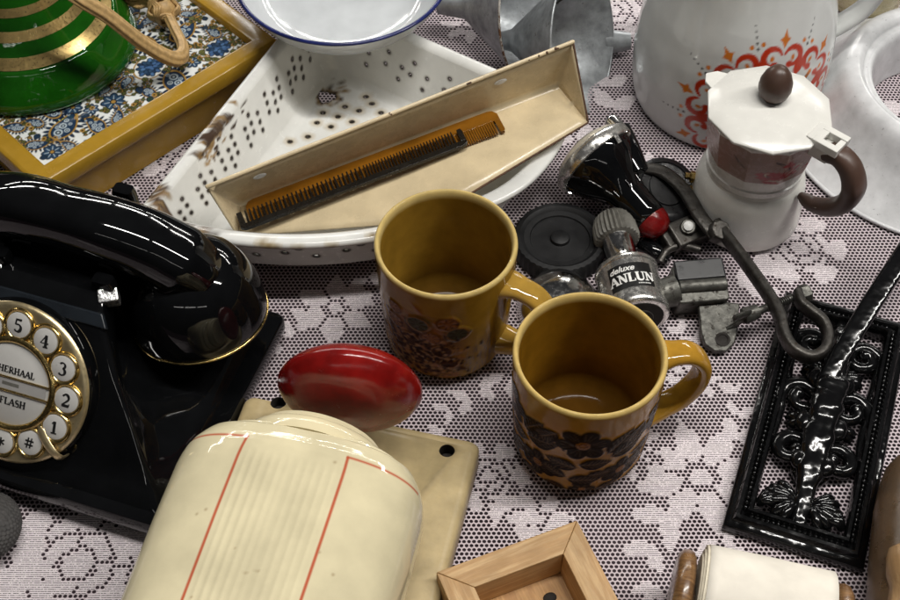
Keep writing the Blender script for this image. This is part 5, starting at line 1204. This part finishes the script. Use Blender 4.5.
# ------------------------------------------------------------------ CAST IRON PLATE
def make_iron():
    a = at(722, 527, .6); cnr = a; b = at(861, 571, .6); d = b-a; W = d.length+.1; rz = atan2(d.y, d.x); H = 16.6
    t = thing('cast_iron_plate', 'glossy black cast iron openwork plate with scrolls and an upright bar', 'iron plate', (a.x, a.y, TZ), rz)
    prof = [(.05, 0), (0, .1), (0, .55), (.08, .68), (.34, .72), (.42, .85), (.5, 1.02), (.68, 1.05), (.76, .9), (.8, .72), (.92, .68), (.98, .85), (1.06, 1.12), (1.22, 1.14), (1.32, .95), (1.34, .3), (1.34, 0)]
    mb = MB(); mb.add(rect_sweep(W, H, prof)); 
    mb.build('frame', M['iron'], t, smooth=50)
    mb = MB()                                                   # beaded inner edge
    nb = 46
    for i in range(nb):
        y = 1.3+(H-2.6)*i/(nb-1)
        for x in (.88, W-.88): mb.add(sph(.15, 8, 6, .8, 1, .9), 0, Matrix.Translation((x, y, .82)))
    for i in range(18):
        x = 1.3+(W-2.6)*i/17
        for y in (.88, H-.88): mb.add(sph(.15, 8, 6, 1, .8, .9), 0, Matrix.Translation((x, y, .82)))
    mb.build('beading', M['iron'], t, smooth=60)
    cx = W/2; r = random.Random(2)
    def scroll(x, y, r0, a0, turns, sg=1, w=.3, tail=(), fat=1.35):
        pts = [(x+(r0*(1-.72*i/22))*cos(a0+sg*turns*2*pi*i/22), y+(r0*(1-.72*i/22))*sin(a0+sg*turns*2*pi*i/22), .62+.25*(i/22)) for i in range(23)]
        pts = [(p[0], p[1], .5) for p in tail]+pts; c = catmull(pts, 3); k = len(c)
        return tube(c, [fat*w*float(np.interp(i/k, [0, .3, .8, 1], [.75, 1, .8, .95])) for i in range(k)], 12, sx=1, sy=1.0, round_ends=True)
    mb = MB()
    for sg, x0 in ((1, 0), (-1, W)):
        X = lambda u: x0+sg*u
        def S_(u, y, r0, a0, tn, s2, w=.3, tail=()): mb.add(scroll(X(u), y, r0, a0 if sg > 0 else pi-a0, tn, s2*sg, w, [(X(p[0]), p[1]) for p in tail]))
        S_(2.35, 9.2, 1.22, radians(200), 1.15, -1, .32, ((1.2, 6.4), (1.3, 8.0)))
        S_(2.4, 5.7, 1.15, radians(-60), 1.2, 1, .32, ((3.6, 3.8), (3.0, 4.6)))
        S_(2.2, 13.0, 1.05, radians(160), 1.2, -1, .3, ((1.3, 10.6), (1.2, 11.8)))
        # acanthus leaves: fans of ridged lobes
        for (u, y, a0, n, L) in ((3.3, 2.6, 190, 6, 1.75), (3.1, 7.5, 165, 3, 1.3), (3.2, 11.2, 170, 4, 1.2), (1.5, 1.9, 40, 3, .9)):
            for k in range(n):
                a = radians(a0-(n-1)*11+k*22+r.uniform(-5, 5)); a = a if sg > 0 else pi-a; l = L*(1-.25*abs(k-(n-1)/2)/(n/2))
                e = Vector((cos(a), sin(a), 0)); s = Vector((X(u), y, .55)); mb.add(tube(catmull([s, s+e*l*.4+Vector((0, 0, .42)), s+e*l*.8+Vector((0, 0, .28)), s+e*l*1.0+Vector((0, 0, -.1))], 5), [.14]+[.24]*7+[.28]*5+[.16]*3, 10, round_ends=True))
    mb.build('scrollwork', M['iron'], t, smooth=60)
    mb = MB()
    c = catmull([(cx, 1.2, .5), (cx, 2.4, .7), (cx-.05, 4.5, 1.0), (cx-.05, 7.0, 1.35), (cx, 9.0, 1.5), (cx+.05, 11, 1.4), (cx, 13.5, 1.0), (cx, 15.4, .6)], 8); k = len(c)
    rr = [float(np.interp(i/k, [0, .15, .35, .5, .65, .85, 1], [.28, .5, .72, .88, .8, .55, .3])) for i in range(k)]
    v, f = tube(c, rr, 36, sx=1.05, sy=.8); nv = len(v)//36
    out = []
    for i in range(nv):
        cc = sum((v[i*36+j] for j in range(36)), Vector())/36
        for j in range(36): out.append(cc+(v[i*36+j]-cc)*(1+.16*abs(sin(4*pi*j/36))-.05+.09*sin(i*.9)+.07*sin(i*.37+2*sin(2*pi*j/36))+.06*sin(i*1.7+j*.35)))
    mb.add((out, f))
    for y, q in ((5, 1), (7.5, 1.2), (10.6, 1.1)):
        for sg in (-1, 1): mb.add(sph(.5*q, 16, 10, 1, 1.25, .8), 0, Matrix.Translation((cx+sg*.72*q, y, 1.15)))
    mb.build('spine', M['iron'], t, smooth=60)
    iw = (Matrix.Translation((cnr.x, cnr.y, TZ)) @ Matrix.Rotation(rz, 4, 'Z')).inverted()
    A = lambda px, py, z: iw @ at(px, py, z)
    mb = MB(); p = [A(826, 382, 1.9), A(842, 352, 2.4), A(872, 303, 3.2), A(925, 222, 4.4)]
    mb.add(tube(p, [.5, .56, .58, .58], 20, sx=1.0, sy=.62, power=4)); mb.build('upright_bar', M['iron'], t, smooth=40)
make_iron()

# ------------------------------------------------------------------ PINE BOX
def make_box():
    Hh = 2.9; cnr = at(577, 520, Hh); lft = at(436, 572, Hh); d = cnr-lft; L = d.length; e = d.normalized(); rz = atan2(e.y, e.x); D = 9.0; w = 1.45
    t = thing('pine_box', 'open shallow pine wood box with mitred corner at the bottom edge', 'box', (lft.x, lft.y, TZ), rz)
    h = Hh-TZ
    # x along the back side, y downward is negative; mitred rails
    def rail(p, name, m):
        mb = MB(); mb.add(prism(p, 0, h)); mb.build(name, m, t, bevel=.06)
    g = .008
    rail([(w, -w), (L-w, -w), (L-g, -g), (g, -g)], 'rail', M['pine_x']); rail([(L-w, -w-g), (L-w, -D+w), (L, -D), (L, -g*2)], 'rail', M['pine_y'])
    rail([(0, -g*2), (0, -D), (w, -D+w), (w, -w-g)], 'rail', M['pine_y']); rail([(w, -D+w), (g, -D+g), (L-g, -D+g), (L-w, -D+w)][::-1], 'rail', M['pine_x'])
    mb = MB(); mb.add(box(w+.01, L-w-.01, -D+w+.01, -w-.01, .15, .6)); mb.build('box_floor', M['pine_floor'], t)
    iw = (Matrix.Translation((lft.x, lft.y, TZ)) @ Matrix.Rotation(rz, 4, 'Z')).inverted(); p = iw @ at(550, 597, .9)
    mb = MB(); mb.add(sph(.36, 14, 8, 1, .8, .35), 0, Matrix.Translation((p.x, p.y, .62))); mb.build('knot_hole', M['hole_dark'], t, smooth=60)
M['pine_x'] = mat('pine_x', (.60, .40, .20), .55, wood=((.10, 1.1, 1.1), (.44, .25, .10)), var=.14, vs=.5, bump=.35, bs=5, bd=.03)
M['pine_y'] = mat('pine_y', (.60, .40, .20), .55, wood=((1.1, .10, 1.1), (.44, .25, .10)), var=.14, vs=.5, bump=.35, bs=5, bd=.03)
make_box()
# ------------------------------------------------------------------ PAPER ROLL BETWEEN WOODEN DISCS
def make_roll():
    R = 3.1; zc = TZ+3.25; zs = zc+.54*R
    a = at(708, 544, zs); b = at(835, 572, zs); d = b-a; W = d.length; rz = atan2(d.y, d.x); nrm = Vector((-sin(rz), cos(rz), 0))
    o = a-nrm*(.84*R)
    t = thing('paper_roll', 'blank off white paper roll on a spindle between two wooden discs', 'paper roll', (o.x, o.y, TZ), rz)
    m = frame_m((0, 0, zc-TZ), (1, 0, 0), (0, 0, 1))
    n = 120
    def spiral(R0, x0, x1, turns, wob):
        rings = []
        for x in np.linspace(x0, x1, 14): rings.append([((R0+wob*sin(x*1.3+2*q))*cos(q), (R0+wob*sin(x*1.3+2*q))*sin(q), x) for q in np.linspace(0, 2*pi, n+1)[:-1]])
        return rings
    mb = MB(); mb.add(loft(spiral(R, .12, W, 1, .012), True, False, False), 0, m); mb.build('outer_sheet', M['paper'], t, smooth=60, solid=.03)
    mb = MB(); mb.add(lathe([(.8, -.18), (R-.55, -.18), (R-.5, -.10), (R-.30, -.10), (R-.28, .0), (R-.06, .0), (R-.05, .1), (R-.05, W-.1), (.8, W-.1)], 96, False, False), 0, m); mb.build('roll_core', M['paper_edge'], t, smooth=30)
    mb = MB(); mb.add(cyl(.75, -1.3, W+1.3, 32), 0, m); mb.build('spindle', M['walnut'], t, smooth=40)
    for x in (-.85, W+.5):
        mb = MB(); mb.add(lathe([(.01, -.45), (2.1, -.45), (2.4, -.38), (2.6, -.18), (2.66, .05), (2.6, .27), (2.4, .43), (2.1, .5), (.01, .5)], 80, False, False), 0, m @ Matrix.Translation((0, 0, x))); mb.build('wooden_disc', M['walnut_end'], t, smooth=50)
M['paper_edge'] = mat('paper_edge', (.62, .56, .44), .7, var=.12, vs=2, bump=.3, bs=8, bd=.02)
M['walnut_end'] = mat('walnut_end', (.25, .135, .055), .28, wood=((.5, 1.6, .35), (.11, .05, .018)), var=.2, vs=.9, bump=.2, bs=4, bd=.03, coat=.3)
make_roll()
# ------------------------------------------------------------------ SMOKED GLASS JAR WITH WOODEN STOPPER
def make_jar():
    a = at(921, 472, 2.6); t = thing('brown_glass_bottle', 'smoky brown glass bottle lying at the right edge by the iron plate', 'bottle', (a.x, a.y, TZ), radians(-14))
    m = frame_m((0, .6, 2.6), (0, -1, 0), (1, 0, 0))
    prof = [(.01, 0), (.9, .1), (1.5, .4), (1.85, 1.0), (2.1, 2.0), (2.3, 3.5), (2.4, 6), (2.4, 12)]
    inn = [(2.15, 11.8), (2.15, 6), (2.05, 3.5), (1.8, 2.0), (1.3, 1.0), (.01, .6)]
    mb = MB(); mb.add(lathe(prof+inn, 64, False, False), 0, m); mb.build('bottle_body', M['smoked_glass'], t, smooth=60)
make_jar()
q = at(896, 566, 4.5); t = thing('wooden_peg', 'pale turned wooden peg at the lower right corner on the brown bottle', 'peg', (q.x, q.y, TZ), radians(-12))
mb = MB(); m = frame_m((.5, .9, 4.9), (0, -1, -.25)); mb.add(lathe([(.01, 0), (.6, .05), (.95, .3), (1.05, .8), (1.0, 1.6), (.8, 2.2), (.85, 2.8), (1.05, 3.6), (1.05, 6)], 40, False, True), 0, m); mb.build('peg_body', M['oak'], t, smooth=60)
# ------------------------------------------------------------------ LIGHT
w = bpy.data.worlds.new('World'); sc.world = w; w.use_nodes = True
nt = w.node_tree; bg = nt.nodes['Background']
tcw = nt.nodes.new('ShaderNodeTexCoord'); spw = nt.nodes.new('ShaderNodeSeparateXYZ'); nt.links.new(tcw.outputs['Generated'], spw.inputs[0])
rw = nt.nodes.new('ShaderNodeValToRGB'); rw.color_ramp.elements[0].position = .0; rw.color_ramp.elements[0].color = (.05, .047, .045, 1)
rw.color_ramp.elements[1].position = .9; rw.color_ramp.elements[1].color = (.30, .30, .31, 1)
nt.links.new(spw.outputs[2], rw.inputs[0]); nt.links.new(rw.outputs[0], bg.inputs['Color']); bg.inputs['Strength'].default_value = .16
def tube_or_fill(x, y, z, power, L=112, wd=7):
    l = bpy.data.lights.new('ceiling_tube_or_fill', 'AREA'); l.shape = 'RECTANGLE'; l.size = L*S; l.size_y = wd*S; l.energy = power; l.color = (1, .972, .92)
    o = bpy.data.objects.new('ceiling_tube_or_fill', l); COL.objects.link(o); o.location = (x*S, y*S, z*S)
for y, z, pw, wd, xs in ((-4, 200, 31, 7, (30, 160)), (400, 215, 40, 13, (-325, -195, -65, 65, 195, 325)), (620, 215, 40, 13, (-325, -195, -65, 65, 195, 325)), (-300, 215, 2.5, 7, (-130, 0, 130))):  # weak last row is added as front fill; the other rows are ceiling tubes
    for x in xs: tube_or_fill(x, y, z, pw, wd=wd)
sc.render.engine = 'CYCLES'
sc.view_settings.view_transform = 'Standard'; sc.view_settings.look = 'None'; sc.view_settings.exposure = 0; sc.view_settings.gamma = 1
sc.cycles.max_bounces = 10; sc.cycles.transparent_max_bounces = 16; sc.cycles.transmission_bounces = 8; sc.cycles.use_denoising = True
